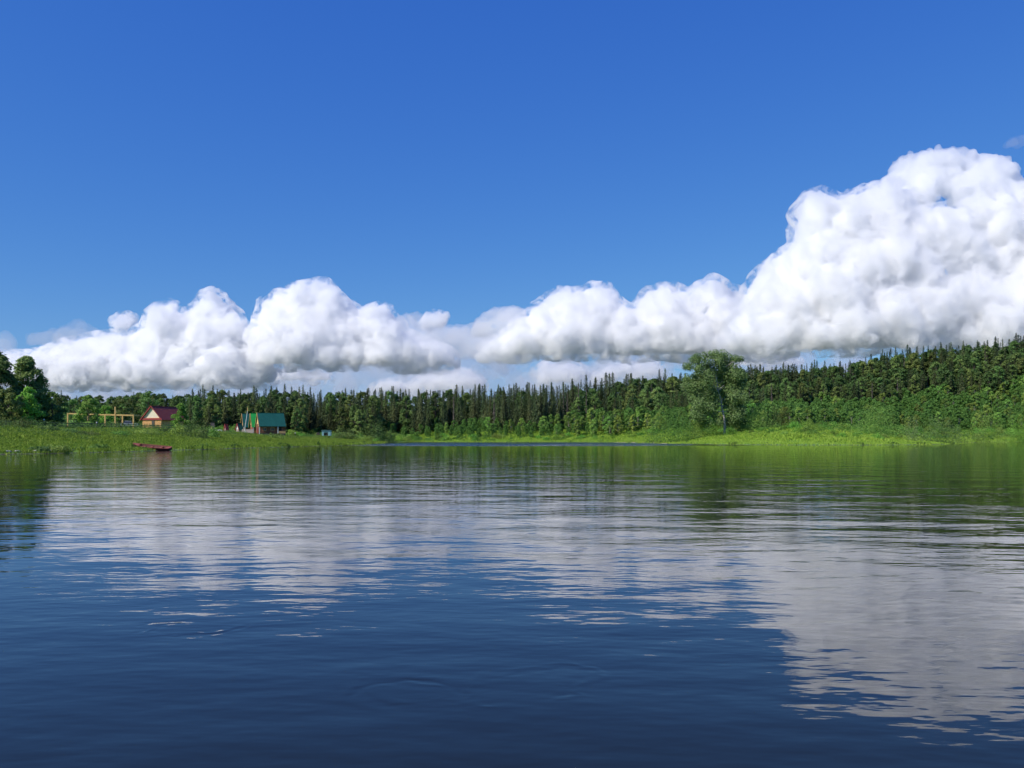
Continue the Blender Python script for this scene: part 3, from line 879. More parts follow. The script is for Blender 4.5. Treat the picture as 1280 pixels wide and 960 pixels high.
def gable_house(name, loc, rz, L, W, wall_h, roof_h, mats, label, over=.5, side_windows=(), porch=None, end_over=.5, catg='house'):
    """Ridge along local x, gables at x=0 and x=L, long sides at y=+-W/2."""
    o = empty(name, loc, rz); w = W / 2
    tag(o, label, catg)
    walls = Mb().box(0, L, -w, w, -1.8, wall_h)
    walls.build('wall', mats['wall'], o)
    if mats.get('logs'):
        lg = Mb(); z = .15
        while z < wall_h - .1:
            lg.bar((-.12, -w - .03, z), (L + .12, -w - .03, z), .115, 8); lg.bar((-.03, -w - .12, z + .1), (-.03, w + .12, z + .1), .115, 8); z += .23
        lg.build('logs', mats['logs'], o)
    g = Mb()
    for x in (-.02, L + .02):
        s = .06 if x < 1 else -.06
        g.poly([(x, -w, wall_h), (x, w, wall_h), (x, 0, wall_h + roof_h), (x + s, -w, wall_h), (x + s, w, wall_h), (x + s, 0, wall_h + roof_h)],
               [(0, 1, 2), (5, 4, 3), (0, 3, 4, 1), (1, 4, 5, 2), (2, 5, 3, 0)])
    g.build('gable', mats['gable'], o)
    sl = roof_h / w
    rf = Mb(); th = .12
    for sgn in (-1, 1):
        e = (w + over); ze = wall_h - over * sl
        x0, x1 = -end_over, L + end_over
        rf.poly([(x0, 0, wall_h + roof_h + .05), (x1, 0, wall_h + roof_h + .05), (x1, sgn * e, ze + .05), (x0, sgn * e, ze + .05),
                 (x0, 0, wall_h + roof_h + .05 + th), (x1, 0, wall_h + roof_h + .05 + th), (x1, sgn * (e + .03), ze + .05 + th), (x0, sgn * (e + .03), ze + .05 + th)],
                [(0, 1, 2, 3), (7, 6, 5, 4), (3, 2, 6, 7), (0, 3, 7, 4), (1, 5, 6, 2)])
    roof = rf.build('roof', mats['roof'], o)
    Mb().box(-end_over - .02, L + end_over + .02, -.16, .16, wall_h + roof_h + .12, wall_h + roof_h + .22).build('ridge_cap', mats['roof'], roof)
    for sgn in (-1, 1):
        e = w + over; ze = wall_h - over * sl
        Mb().beam((-end_over - .05, sgn * e, ze + .06), (-end_over - .05, 0, wall_h + roof_h + .1), .06, .26).build('bargeboard', mats['trim'], o)
    for (x0, x1, z0, z1) in side_windows:
        y = -w - (.16 if mats.get('logs') else .02)
        wf = Mb()
        wf.box(x0, x1, y - .05, y, z1 - .12, z1); wf.box(x0, x1, y - .05, y, z0, z0 + .12)
        wf.box(x0, x0 + .12, y - .05, y, z0 + .12, z1 - .12); wf.box(x1 - .12, x1, y - .05, y, z0 + .12, z1 - .12)
        wf.box((x0 + x1) / 2 - .03, (x0 + x1) / 2 + .03, y - .04, y - .005, z0 + .12, z1 - .12)
        wo = wf.build('window', mats['frame'], o)
        Mb().box(x0 + .1, x1 - .1, y - .02, y - .008, z0 + .1, z1 - .1).build('pane', M['glass'], wo)
    return o


def houses():
    # red roofed house: bright gable to the river, steep dark red roof
    Y = 262; x = wx(190, Y)
    W_, L_ = 6.4, 12.0
    h1 = gable_house('house', (x, Y, wz(533.5, Y)), R(73), L_, W_, 2.6, 3.4, dict(wall=M['orange_wood'], logs=M['orange_wood'], gable=M['cream'], roof=M['red_roof'], trim=M['red_trim'], frame=M['white']),
                     'log house with steep dark red roof and cream gable', over=.7, end_over=.5)
    Mb().box(-.36, -.16, -W_ / 2 - .5, W_ / 2 + .5, 2.0, 2.55).build('gable_skirt', M['red_trim'], h1)
    Mb().box(-.26, -.16, -1.0, -.1, .0, 1.85).build('door', M['grey_wood'], h1)
    Mb().box(3.4, 4.0, .3, .9, 5.0, 6.6).build('chimney', M['dark'], h1)
    # green and teal roofed cluster
    Y = 300; rz = R(25)
    pm = dict(wall=M['log'], logs=M['log'], gable=M['yellow_boards'], roof=M['teal_roof'], trim=M['orange_wood'], frame=M['orange_wood'])
    x = wx(322.6, Y); z = wz(541.5, Y)
    h2 = gable_house('house', (x, Y, z), rz, 8.2, 6.4, 3.15, 3.6, pm, 'largest log house with long teal roof and white porch posts', over=.9, end_over=.35,
                     side_windows=((1.0, 2.2, .75, 1.9), (3.6, 4.8, .75, 1.9)))
    for lx in (-.15, 5.9):
        Mb().box(lx - .13, lx + .13, -4.02, -3.78, -.6, 2.25).build('porch_post', M['white'], h2)
    Mb().box(6.05, 8.4, -4.0, -3.9, -.2, .72).build('porch_rail', M['orange_wood'], h2)
    Mb().box(-.1, 8.4, -4.05, -3.3, -.8, -.06).build('porch_floor', M['grey_wood'], h2)
    Mb().box(6.3, 7.2, -3.42, -3.34, 0, 2.05).build('door', M['dark'], h2)
    Mb().box(-.30, -.18, -1.3, .4, -.2, 2.0).build('door', M['red_trim'], h2)
    Y = 308; x = wx(314.5, Y); z = wz(541.5, Y)
    h3 = gable_house('house', (x, Y, z), rz, 5.5, 5.6, 2.9, 3.9, dict(wall=M['log'], gable=M['yellow_boards'], roof=M['green_roof'], trim=M['orange_wood'], frame=M['white']),
                     'narrow house with steep bright green roof left of the teal one', over=.7, end_over=.5)
    for lx in (.0, 1.6):
        Mb().box(lx, lx + .22, -3.5, -3.3, -.8, 2.0).build('porch_post', M['white'], h3)
    Y = 316; x = wx(304.0, Y); z = wz(541.5, Y)
    h4 = gable_house('house', (x, Y, z), rz, 5.5, 5.6, 2.9, 4.0, dict(wall=M['log'], gable=M['yellow_boards'], roof=M['teal_roof'], trim=M['orange_wood'], frame=M['white']),
                     'house with dark teal roof behind the leaning pale pole', over=.7, end_over=.5)
    Mb().box(.05, .27, -3.5, -3.3, -.8, 1.9).build('porch_post', M['white'], h4)
    Y = 306; x = wx(297, Y); z = wz(542, Y)
    gable_house('shed', (x, Y, z), R(48), 1.5, 2.0, 1.5, 1.9, dict(wall=M['pink_wall'], gable=M['white'], roof=M['teal_roof'], trim=M['red_trim'], frame=M['white']),
                'tiny shed with small teal roof at the left of the houses', over=.25, end_over=.2, catg='shed')
    Y = 312; x = wx(281.5, Y); z = wz(541.5, Y)
    gable_house('shed', (x, Y, z), R(55), 1.0, 1.3, 1.0, 2.0, dict(wall=M['pink_wall'], gable=M['pink_wall'], roof=M['red_trim'], trim=M['red_trim'], frame=M['white']),
                'tiny pointed pinkish hut left of the teal roofed shed', over=.2, end_over=.15, catg='shed')
    Y = 318; x = wx(264, Y); z = wz(538, Y)
    gable_house('shed', (x, Y, z), rz, 1.0, 1.2, 1.4, 1.3, dict(wall=M['orange_wood'], gable=M['orange_wood'], roof=M['grey_wood'], trim=M['grey_wood'], frame=M['white']),
                'narrow brown booth behind the pale boards right of the bushes', over=.15, end_over=.1, catg='shed')
    # pinkish board fence before the cluster
    Y = 294; o = empty('board_fence', (wx(302.5, Y), Y, wz(542, Y)), R(3)); tag(o, 'pinkish white board fence panel before the green roofed house', 'fence')
    pn = Mb()
    for i in range(24):
        pn.box(i * .155, i * .155 + .14, 0, .03, -.3, 1.42 + .03 * ((i * 7) % 3))
    pn.build('panel', M['pink_wall'], o)
    for i in range(3): Mb().box(i * 1.8 - .05, i * 1.8 + .07, .04, .16, -.4, 1.4).build('post', M['white'], o)
    # pale boards lying left
    Y = 305; o = empty('plank_pile', (wx(260, Y), Y, wz(538.8, Y)), R(4)); tag(o, 'low pile of pale boards left of the houses', 'plank pile')
    for i in range(3): Mb().box(.1 * i, 5.0 - .25 * i, -.5, .5, .0 + .17 * i - .3 * (i == 0), .15 + .17 * i).build('plank', M['white'], o, .02)
    # leaning pole
    Y = 291; o = empty('well_sweep', at(309.5, 513, Y)); tag(o, 'thin pale pole leaning up before the dark teal roof', 'pole')
    a = Vector(at(306.2, 535, Y)) - o.location; b = Vector((0, 0, 0))
    o2 = Mb().bar(a, b, .10, 8, .08).build('pole', M['white'], o)
    Mb().bar((0, 0, -.2), (.05, 0, .95), .13, 8).build('tip', M['new_wood'], o)
    Mb().bar(a + Vector((-.35, 0, .2)), a + Vector((.35, 0, -1.9)), .11, 8).build('stand', M['white'], o)
    # blue shed
    Y = 345; o = empty('shed', (wx(402.3, Y), Y, wz(543.3, Y)), R(2)); tag(o, 'small light blue shed with dark open front by the forest', 'shed')
    wl = Mb(); w, d, h = 3.4, 2.2, 1.55
    wl.box(0, .12, 0, d, -.4, h); wl.box(w - .12, w, 0, d, -.4, h); wl.box(.12, w - .12, d - .12, d, -.4, h)
    wl.box(.12, .8, .0, .1, -.4, h); wl.box(2.35, w - .12, 0, .1, -.4, h); wl.box(.8, 2.35, 0, .1, .95, h)
    wl.build('wall', M['blue_paint'], o)
    Mb().poly([(-.2, -.3, h + .1), (w + .2, -.3, h + .1), (w + .2, d + .2, h + .02), (-.2, d + .2, h + .02), (-.2, -.3, h + .2), (w + .2, -.3, h + .2), (w + .2, d + .2, h + .12), (-.2, d + .2, h + .12)],
              [(3, 2, 1, 0), (4, 5, 6, 7), (0, 1, 5, 4), (1, 2, 6, 5), (2, 3, 7, 6), (3, 0, 4, 7)]).build('roof', M['blue_paint'], o)
    Mb().box(.5, 2.6, .3, 1.6, -.3, .55).build('dark_infill', M['dark'], o)  # near-black block added as the dark inside the open front
    Y = 346; o = empty('woodpile', (wx(395.5, Y), Y, wz(543.2, Y)), 0); tag(o, 'dark low pile of logs left of the blue shed', 'woodpile')
    r_ = random.Random(3)
    for row in range(4):
        for c in range(6 - row):
            Mb().bar((.28 * c + .14 * row, -.6, .0 + .25 * row), (.28 * c + .14 * row, .6, .0 + .25 * row), .135 * r_.uniform(.8, 1.05), 8).build('log', M['grey_wood'], o)


def timber_frame():
    Y = 216; z0 = wz(535.5, Y); o = empty('timber_frame', (wx(84, Y), Y, z0)); tag(o, 'unfinished yellow timber frame of posts and beams', 'timber frame')
    k = Y / F
    def X(px): return (px - 84) * k
    def Z(py): return (535.5 - py) * k
    w = .30
    m = M['new_wood']
    for px, top, dy in ((84.8, 516.2, 0), (110.8, 518, -.2), (131.5, 518, 0), (144.3, 508.5, -.1), (149.2, 518.2, 1.8), (166.8, 518.3, 0)):
        Mb().box(X(px) - w / 2, X(px) + w / 2, dy - w / 2, dy + w / 2, -.8, Z(top)).build('post', m, o, .02)
    Mb().beam((X(84.2), 0, Z(516.9)), (X(131.5), 0, Z(518.6)), .26, .30).build('beam', m, o)
    Mb().beam((X(131.5), -.03, Z(518.4)), (X(167.4), -.03, Z(519.2)), .26, .34).build('beam', m, o)
    Mb().beam((X(84.6), .2, Z(517)), (X(84.6), 4.5, Z(517)), .26, .26).build('beam', m, o)
    Mb().beam((X(166.9), .2, Z(519.2)), (X(166.9), 4.5, Z(519.2)), .26, .26).build('beam', m, o)
    Mb().beam((X(149.2), 1.8, Z(518.8)), (X(167), 3.4, Z(519)), .24, .26).build('beam', m, o)
    Mb().beam((X(131.5), .1, Z(534.0)), (X(156), .1, Z(534.2)), .2, .22).build('sill_beam', M['grey_wood'], o)


def fence():
    pts = [(-104, 158), (-97, 170), (-92.5, 184), (-90.5, 200), (-89.5, 216), (-87.5, 234)]
    o = empty('rail_fence', (pts[0][0], pts[0][1], gh(*pts[0]))); tag(o, 'dark weathered rail fence along the top of the village bank', 'fence')
    base = Vector(o.location); P = []
    for a, b in zip(pts[:-1], pts[1:]):
        n = max(1, int(math.dist(a, b) / 2.6))
        for i in range(n): P.append((a[0] + (b[0] - a[0]) * i / n, a[1] + (b[1] - a[1]) * i / n))
    P.append(pts[-1]); G = [Vector((x, y, gh(x, y))) - base for x, y in P]
    for g in G: Mb().bar(g + Vector((0, 0, -.5)), g + Vector((.03, 0, 1.15)), .07, 6).build('post', M['grey_wood'], o)
    for a, b in zip(G[:-1], G[1:]):
        for zz in (.45, .98):
            Mb().beam(a + Vector((0, -.08, zz)), b + Vector((0, -.08, zz + .02)), .05, .17).build('rail', M['grey_wood'], o)


def car():
    Y = 227; x = wx(161.5, Y); g = gh(x, Y)
    o = empty('parked_car', (x, Y, max(g, wz(533.5, Y))), R(200)); tag(o, 'pale grey car half hidden behind the right end of the timber frame', 'car')
    # side profile extruded, body then glasshouse
    prof_b = [(-2.05, .3), (-2.1, .62), (-1.95, .86), (-1.0, .93), (1.1, .95), (2.0, .88), (2.1, .6), (2.05, .3)]
    prof_g = [(-1.05, .93), (-.45, 1.42), (1.0, 1.45), (1.75, .93)]
    def ex(pf, w0, w1=None):
        w1 = w1 or w0; n = len(pf); zs = [p[1] for p in pf]; lo, hi = min(zs), max(zs)
        wv = [w0 + (w1 - w0) * (z - lo) / (hi - lo) for _, z in pf]
        b = Mb(); b.poly([(x_, -w_, z_) for (x_, z_), w_ in zip(pf, wv)] + [(x_, w_, z_) for (x_, z_), w_ in zip(pf, wv)],
                         [tuple(range(n))[::-1], tuple(range(n, 2 * n))] + [(i, (i + 1) % n, n + (i + 1) % n, n + i) for i in range(n)])
        return b
    ex(prof_b, .82).build('body', M['car_paint'], o, .04)
    ex(prof_g, .76, .62).build('window', M['glass'], o, .03)
    ex([(-.5, 1.41), (-.42, 1.47), (.98, 1.5), (1.1, 1.43)], .66, .6).build('roof', M['car_paint'], o)
    for sx in (-1.3, 1.3):
        for sy in (-.8, .8):
            wh = Mb().bar((sx, sy - .09, .31), (sx, sy + .09, .31), .31, 16).build('wheel', M['tyre'], o)
            Mb().bar((sx, sy - .1, .31), (sx, sy + .1, .31), .18, 12).build('rim', M['car_paint'], wh)
    for sy in (-.6, .6):
        Mb().box(-2.12, -2.03, sy - .16, sy + .16, .6, .74).build('headlight', M['white'], o)


def boat():
    Y = 136.5; xb, yb = wx(168, Y), Y + 1.6
    o = empty('rowing_boat', (wx(191, Y), Y, .12), R(-8)); tag(o, 'long flat bottomed red wooden boat pulled up on the bank', 'boat')
    o.rotation_euler = (R(13), R(2.2), R(-7))
    # stations from stern (x=+) to bow (x=-): half beam at bottom / gunwale, bottom z, gunwale z
    st = [(2.9, .40, .55, .06, .44), (2.3, .50, .66, .02, .46), (1.2, .58, .76, .0, .50), (0, .60, .80, .0, .54), (-1.1, .52, .74, .03, .60), (-2.0, .34, .56, .12, .70), (-2.7, .13, .30, .27, .82), (-3.15, .02, .06, .5, .92)]
    def shell(off):
        V = []
        for x, b, g, z0, z1 in st:
            V += [(x, -max(.01, g - off), z1), (x, -max(.008, b - off), z0 + off), (x, max(.008, b - off), z0 + off), (x, max(.01, g - off), z1)]
        return V
    out = Mb(); n = len(st); fs = []
    for i in range(n - 1):
        for k in range(3): fs.append((i * 4 + k, i * 4 + k + 1, i * 4 + k + 5, i * 4 + k + 4))
    out.poly(shell(0), fs + [(0, 1, 2, 3), tuple(4 * (n - 1) + k for k in range(4))[::-1]])
    hull = out.build('hull', M['boat_dark'], o)
    Mb().poly(shell(.05), fs + [(0, 1, 2, 3)]).build('inner_planking', M['boat_in'], o)
    for s in (-1, 1):
        gw = Mb()
        for (x, b, g, z0, z1), (x2, b2, g2, z02, z12) in zip(st[:-1], st[1:]):
            gw.beam((x, s * (g - .01), z1 + .02), (x2, s * (g2 - .01), z12 + .02), .11, .07)
        gw.build('gunwale', M['boat_red'], o)
    for x, w in ((1.3, .7), (-.3, .75), (-1.5, .6)):
        Mb().box(x - .14, x + .14, -w, w, .36, .40).build('thwart', M['boat_red'], o)
    Mb().box(2.25, 2.93, -.58, .58, .43, .47).build('stern_deck', M['boat_red'], o)
    Mb().poly([(-2.1, -.5, .7), (-2.1, .5, .7), (-3.1, .05, .93), (-3.1, -.05, .93), (-2.1, -.5, .74), (-2.1, .5, .74), (-3.1, .05, .97), (-3.1, -.05, .97)],
              [(0, 1, 2, 3), (7, 6, 5, 4), (0, 4, 5, 1), (1, 5, 6, 2), (2, 6, 7, 3), (3, 7, 4, 0)]).build('bow_deck', M['boat_red'], o)
    Mb().box(.4, .52, -.80, -.72, -.1, .3).build('rib', M['boat_red'], o)


def shore_bits():
    rng = random.Random(9)
    def stone(name, x, y, s, label, group, mat, z=None):
        bm = bmesh.new(); bmesh.ops.create_icosphere(bm, subdivisions=2, radius=s)
        for v in bm.verts:
            n = 1 + .25 * math.sin(v.co.x / s * 3 + x) * math.cos(v.co.y / s * 2.3 + y)
            v.co = Vector((v.co.x * n * 1.3, v.co.y * n, v.co.z * n * .6))
        m = bpy.data.meshes.new(name); bm.to_mesh(m); bm.free(); m.materials.append(mat)
        m.polygons.foreach_set('use_smooth', np.ones(len(m.polygons), dtype=bool))
        o = link(name, m); o.location = (x, y, (gh(x, y) if z is None else z) + s * .15); tag(o, label, 'stone', group)
    for i in range(12):
        px = rng.uniform(8, 100); y = 106 + (px / 100) * 10
        # walk to the waterline
        x = wx(px, y)
        for _ in range(30):
            d = float(river_sd(np.array([x]), np.array([y]))[0])
            y += (.9 - d) * .5 if abs(d - .9) > .1 else 0; x = wx(px, y)
        stone('shore_stone', x, y, rng.uniform(.14, .3), 'pale stone at the waterline below the left edge trees', 'pale stones along the village waterline', M['stone'])
    # pale sand strip across the river
    V = []; pts = [(773, 553.4), (790, 552.6), (806, 552.4), (822, 553.2)]
    xs = np.linspace(41.5, 53.5, 40)
    for i, xx in enumerate(xs):
        y = float(np.interp(xx, [42, 49, 51, 55], [366, 330, 300, 277]))
        for t in (-1.2, 3.0):
            V.append((xx + t * .8, y + t * .3 + .6 * math.sin(i), gh(xx + t * .8, y) + .03))
    Fc = [(2 * i, 2 * i + 1, 2 * i + 3, 2 * i + 2) for i in range(len(xs) - 1)]
    o = link('sandbar', mesh_np('sandbar', V, Fc, [M['sand']], smooth=True)); tag(o, kind='structure')
    # short white marker posts in the grass
    for px, py, Y, lb in ((288.5, 540, 300, 'short white post in the grass left of the tiny teal roofed shed'), (369, 541.5, 300, 'short white post in the grass right of the teal roofed house'),
                          (335.5, 546, 270, 'short white stake below the largest house'), (121, 528.5, 190, 'short white stake at the fence by the young tree'), (55, 525, 176, 'short white stake under the dark left trees'), (221.5, 536.5, 232, 'short white stake at the fence below the red roof')):
        x, y, z = at(px, py, Y); g = gh(x, Y)
        o = empty('marker_post', (x, y, g)); tag(o, lb, 'post')
        top = max(.5, z - g + .15)
        Mb().bar((0, 0, -.3), (0, 0, top), .07, 8).build('stake', M['grey_wood'], o); Mb().bar((0, 0, top - .22), (0, 0, top + .05), .14, 8).build('cap', M['white'], o)


# ------------------------------------------------------------------ clouds
def ico():
    bm = bmesh.new(); bmesh.ops.create_icosphere(bm, subdivisions=2, radius=1)
    v = np.array([q.co[:] for q in bm.verts]); f = np.array([[q.index for q in p.verts] for p in bm.faces]); bm.free(); return v, f


IV, IF = ico()
CLOUD_MATS = {}


def cloud_mat(dens):
    if dens in CLOUD_MATS: return CLOUD_MATS[dens]
    m, nt, out = new_mat('cloud_vapour'); vs = N(nt, 'ShaderNodeVolumeScatter', ins={'Color': (1, 1, 1, 1), 'Density': dens, 'Anisotropy': 0.25})
    nt.links.new(vs.outputs[0], out.inputs['Volume']); m.cycles.homogeneous_volume = True
    CLOUD_MATS[dens] = m
    return m


def wisp_mat(dens):
    """Torn vapour: fractal noise eats holes into it."""
    key = ('wisp', dens)
    if key in CLOUD_MATS: return CLOUD_MATS[key]
    m, nt, out = new_mat('torn_vapour'); geo = N(nt, 'ShaderNodeNewGeometry')
    nz = N(nt, 'ShaderNodeTexNoise', ins={'Scale': 1 / 150, 'Detail': 5.0, 'Roughness': .66, 'Distortion': .4})
    nt.links.new(geo.outputs['Position'], nz.inputs['Vector'])
    mr = N(nt, 'ShaderNodeMapRange', ins={1: .485, 2: .60, 3: 0.0, 4: dens}); nt.links.new(nz.outputs['Fac'], mr.inputs[0])
    vs = N(nt, 'ShaderNodeVolumeScatter', ins={'Color': (1, 1, 1, 1), 'Anisotropy': 0.25})
    nt.links.new(mr.outputs[0], vs.inputs['Density']); nt.links.new(vs.outputs[0], out.inputs['Volume'])
    CLOUD_MATS[key] = m
    return m


def vapour(name, C, Q, zb, flat, dens, vox, amp, parent=None, disp=((300, 70, .5, 3), (110, -26, .35, -1), (70, 66, .5, 6))):
    C = np.array(C); Q = np.array(Q)
    V = (IV[None] * Q[:, None, None] + C[:, None]).reshape(-1, 3); Fc = (IF[None] + (np.arange(len(Q)) * len(IV))[:, None, None]).reshape(-1, 3)
    z = V[:, 2]; V[:, 2] = np.where(z < zb, zb + (z - zb) * flat, z)
    o = link(name, mesh_np(name, V, Fc, [cloud_mat(dens) if dens > 0 else wisp_mat(-dens)]), parent)
    m = o.modifiers.new('union', 'REMESH'); m.mode = 'VOXEL'; m.voxel_size = vox
    for s, st, mid, dep in disp:
        tx = bpy.data.textures.new('billow', 'VORONOI' if dep < 0 else 'CLOUDS'); tx.noise_scale = s * amp
        if dep >= 0: tx.noise_depth = dep
        m = o.modifiers.new('billow', 'DISPLACE'); m.texture = tx; m.texture_coords = 'GLOBAL'; m.strength = st * amp; m.mid_level = mid
    m = o.modifiers.new('union', 'REMESH'); m.mode = 'VOXEL'; m.voxel_size = vox * .75
    return o


def cloud(label, Y, outline, base_py, seed, dens=.014, vox=15, amp=1.0, n_in=40, big=(12, 30), thick=.5, edge=5, veil=None, base_row=False, shell=0.0):
    """A cumulus: lumps set along its upper outline and through its body, each budding smaller lumps, fused into one vapour body,
    with a thin haze hanging about its foot."""
    rng = np.random.default_rng(seed); k = Y / F; zb = wz(base_py, Y)
    ox = np.array([p[0] for p in outline], float); oy = np.array([p[1] for p in outline], float)
    C = []; Q = []
    T_ = lambda x: float(np.interp(x, ox, oy))

    def put(px, py, r, dy):
        C.append(np.array(at(px, py, Y)) + np.array([0, dy, 0])); Q.append(r * k)
    x = ox[0]
    while x < ox[-1]:
        hh = max(3.0, base_py - T_(x)); r = min(rng.uniform(.8, 2.0) * edge, hh * .5)
        put(x, T_(x) + r * 1.25, r, rng.uniform(-.15, .4) * hh * k * thick)
        if n_in > 60:
            r2 = min(edge * 2.2, hh * .35); put(x, T_(x) + edge * 2.0 + r2, r2, rng.uniform(.0, .3) * hh * k * thick)
        x += edge * rng.uniform(.6, 1.1)
    for i in range(n_in):
        x = rng.uniform(ox[0], ox[-1]); hh = max(3.0, base_py - T_(x)); r = min(rng.uniform(*big), hh * .5)
        lo, hi = T_(x) + r * 1.3, base_py - r * .45
        y = lo + (hi - lo) * rng.uniform(0, 1) if hi > lo else lo
        for _ in range(4):
            if T_(x - r * .8) > y - r * .5 or T_(x + r * .8) > y - r * .5: r *= .75
        f = (y - T_(x)) / hh
        put(x, y, r, (.35 - f * 1.15 + rng.uniform(-.16, .16)) * hh * k * thick)
    if base_row:
        x = ox[0] + 6
        while x < ox[-1] - 4:
            hh = max(3.0, base_py - T_(x)); r = min(rng.uniform(7, 13), hh * .45)
            put(x, base_py - r * .45, r, -rng.uniform(.3, .8) * hh * k * thick); x += 7
    n0 = len(C); rf = edge * k
    for a in range(n0):
        c, Rr = C[a], Q[a]
        for i in range(10 if Rr > rf * 1.3 else 4):
            d = rng.normal(size=3); d[1] -= .4; d /= np.linalg.norm(d); d[2] = d[2] if d[2] > -.35 else -d[2]
            R2 = Rr * rng.uniform(.26, .44); c2 = c + d * Rr * rng.uniform(.56, .80); C.append(c2); Q.append(R2)
            if Rr > rf * 1.3:
                for j in range(6):
                    e = rng.normal(size=3); e /= np.linalg.norm(e); e = e + d * .7; e /= np.linalg.norm(e)
                    C.append(c2 + e * R2 * .8); Q.append(R2 * rng.uniform(.28, .48))
    o = vapour('cloud', C, Q, zb, .12, dens, vox, amp)
    tag(o, label, 'cloud')
    if shell:
        vapour('fringe', C[:n0], np.array(Q[:n0]) * 1.1 + 75 * amp, zb - 70, .5, -shell, vox * 1.8, amp, o, ((300, 120, .5, 4),))
    if veil:
        n, vd, y0, y1, x0, x1 = veil; C = []; Q = []
        for i in range(n):
            x = rng.uniform(x0, x1); lo = base_py + (T_(x) - base_py) * y0; hi = base_py + y1
            y = rng.uniform(lo, hi); r = rng.uniform(11, 22) * (.7 if y > base_py else 1)
            put(x, y, r, -rng.uniform(.2, .8) * max(10, base_py - T_(x)) * k * thick)
        vapour('haze', C, Q, zb - y1 * k, .5, vd, 34, 1.6, o)
    return o


def clouds():
    cloud('huge white cumulus tower over the right hill', 9000,
          [(925, 405), (933, 372), (945, 347), (965, 326), (985, 312), (998, 306), (1004, 286), (1007, 262), (1014, 241), (1026, 237), (1038, 250), (1056, 244), (1075, 237), (1090, 231), (1106, 227), (1122, 229), (1135, 235), (1146, 247), (1162, 257), (1180, 252), (1200, 257), (1230, 246), (1260, 236), (1290, 228), (1340, 240), (1390, 290)],
          438, 1, .019, 14, .9, 170, (10, 34), .36, 6, (110, .0016, .35, 3, 930, 1360), True, .022)
    cloud('white cloud head floating on top of the huge right cumulus', 9500,
          [(1110, 222), (1118, 200), (1134, 188), (1155, 185), (1172, 181), (1192, 180), (1212, 185), (1240, 190), (1258, 197), (1268, 212), (1282, 232), (1296, 250)], 262, 2, .016, 14, .9, 75, (8, 20), .4, 5, (10, .0025, .3, 12, 1130, 1270))
    cloud('wide white cumulus bank over the village', 11000,
          [(-60, 447), (0, 442), (30, 440), (48, 442), (64, 430), (88, 424), (112, 420), (140, 416), (165, 417), (182, 408), (195, 388), (206, 378), (216, 380), (224, 392), (236, 385), (250, 370), (262, 360), (272, 367), (282, 383), (292, 385), (298, 402), (310, 407), (320, 422), (336, 450)],
          479, 3, .018, 15, .9, 130, (8, 22), .5, 5, (60, .0022, .7, 8, -40, 335), True, .022)
    cloud('tiny white puff above the cloud bank over the village', 11200, [(145, 402), (150, 392), (157, 388), (165, 392), (168, 402)], 410, 4, .012, 11, .5, 8, (5, 8), .8, 4, None, False, .02)
    cloud('faint grey veil at the left end of the cloud bank', 11800, [(38, 415), (60, 410), (88, 404), (98, 395), (108, 404), (130, 408), (160, 410), (185, 412)], 432, 5, .0016, 22, 1.0, 14, (8, 14), 1.0, 6)
    cloud('white cumulus with a peaked top over the teal roofed house', 11000,
          [(312, 440), (320, 415), (328, 400), (329, 382), (334, 372), (346, 363), (364, 363), (375, 353), (390, 351), (401, 348), (412, 358), (424, 371), (440, 380), (456, 389), (468, 380), (482, 382), (490, 392), (497, 409), (522, 420), (556, 434), (568, 450)],
          456, 6, .019, 15, .9, 120, (8, 22), .5, 5, (50, .0024, .6, 10, 305, 570), True, .022)
    cloud('grey hazy cloud filling the gap left of the middle cumulus', 11900, [(484, 410), (496, 398), (506, 390), (518, 382), (530, 394), (560, 402), (585, 402), (602, 396), (620, 412), (650, 430)], 452, 7, .004, 20, 1.0, 34, (10, 20), .8, 7, (20, .0018, .6, 16, 490, 640))
    cloud('small bright puff right of the peaked cumulus', 11100, [(532, 402), (536, 391), (546, 387), (556, 391), (561, 402)], 410, 8, .016, 11, .55, 10, (5, 9), .8, 4, None, False, .02)
    cloud('greyish rounded cloud left of the middle cumulus', 10700, [(594, 408), (602, 392), (616, 382), (638, 376), (652, 382), (660, 396)], 422, 9, .008, 15, .9, 20, (8, 16), .6, 6)
    cloud('long white cumulus in the middle of the view', 10400,
          [(606, 430), (640, 408), (662, 390), (676, 380), (690, 366), (705, 361), (722, 360), (740, 355), (756, 358), (768, 370), (784, 386), (799, 378), (814, 359), (834, 352), (850, 357), (862, 368), (875, 353), (890, 348), (905, 354), (918, 362), (928, 380), (942, 392), (960, 405), (985, 425)],
          443, 10, .019, 15, .9, 150, (8, 24), .46, 5, (60, .0022, .6, 9, 600, 970), True, .022)
    low = [([(340, 467), (352, 458), (370, 457), (392, 462), (412, 468)], 475, 'low flat white cloud right of the peaked cumulus foot'),
           ([(254, 474), (264, 469), (284, 468), (304, 474)], 480, 'low flat cloud under the village cloud bank'),
           ([(466, 482), (476, 475), (492, 473), (506, 477), (514, 484)], 490, 'low pale cloud just over the far spruces'),
           ([(518, 474), (534, 466), (552, 462), (570, 461), (590, 463), (604, 474)], 488, 'low pale cloud over the start of the riffle'),
           ([(668, 462), (682, 452), (705, 449), (725, 455), (745, 466)], 478, 'low pale cloud under the middle cumulus'),
           ([(748, 464), (764, 455), (786, 450), (808, 448), (826, 456)], 474, 'low pale cloud left of the lone aspen'),
           ([(916, 445), (934, 436), (958, 433), (982, 440), (1000, 450)], 458, 'low pale cloud just right of the lone aspen')]
    for i, (c, b_, lb) in enumerate(low):
        cloud(lb, 13500, c, b_, 30 + i, .009, 18, .8, 24, (5, 9), .6, 4, None, False, .012)
    C = []; Q = []; rg = np.random.default_rng(55); Y = 14500
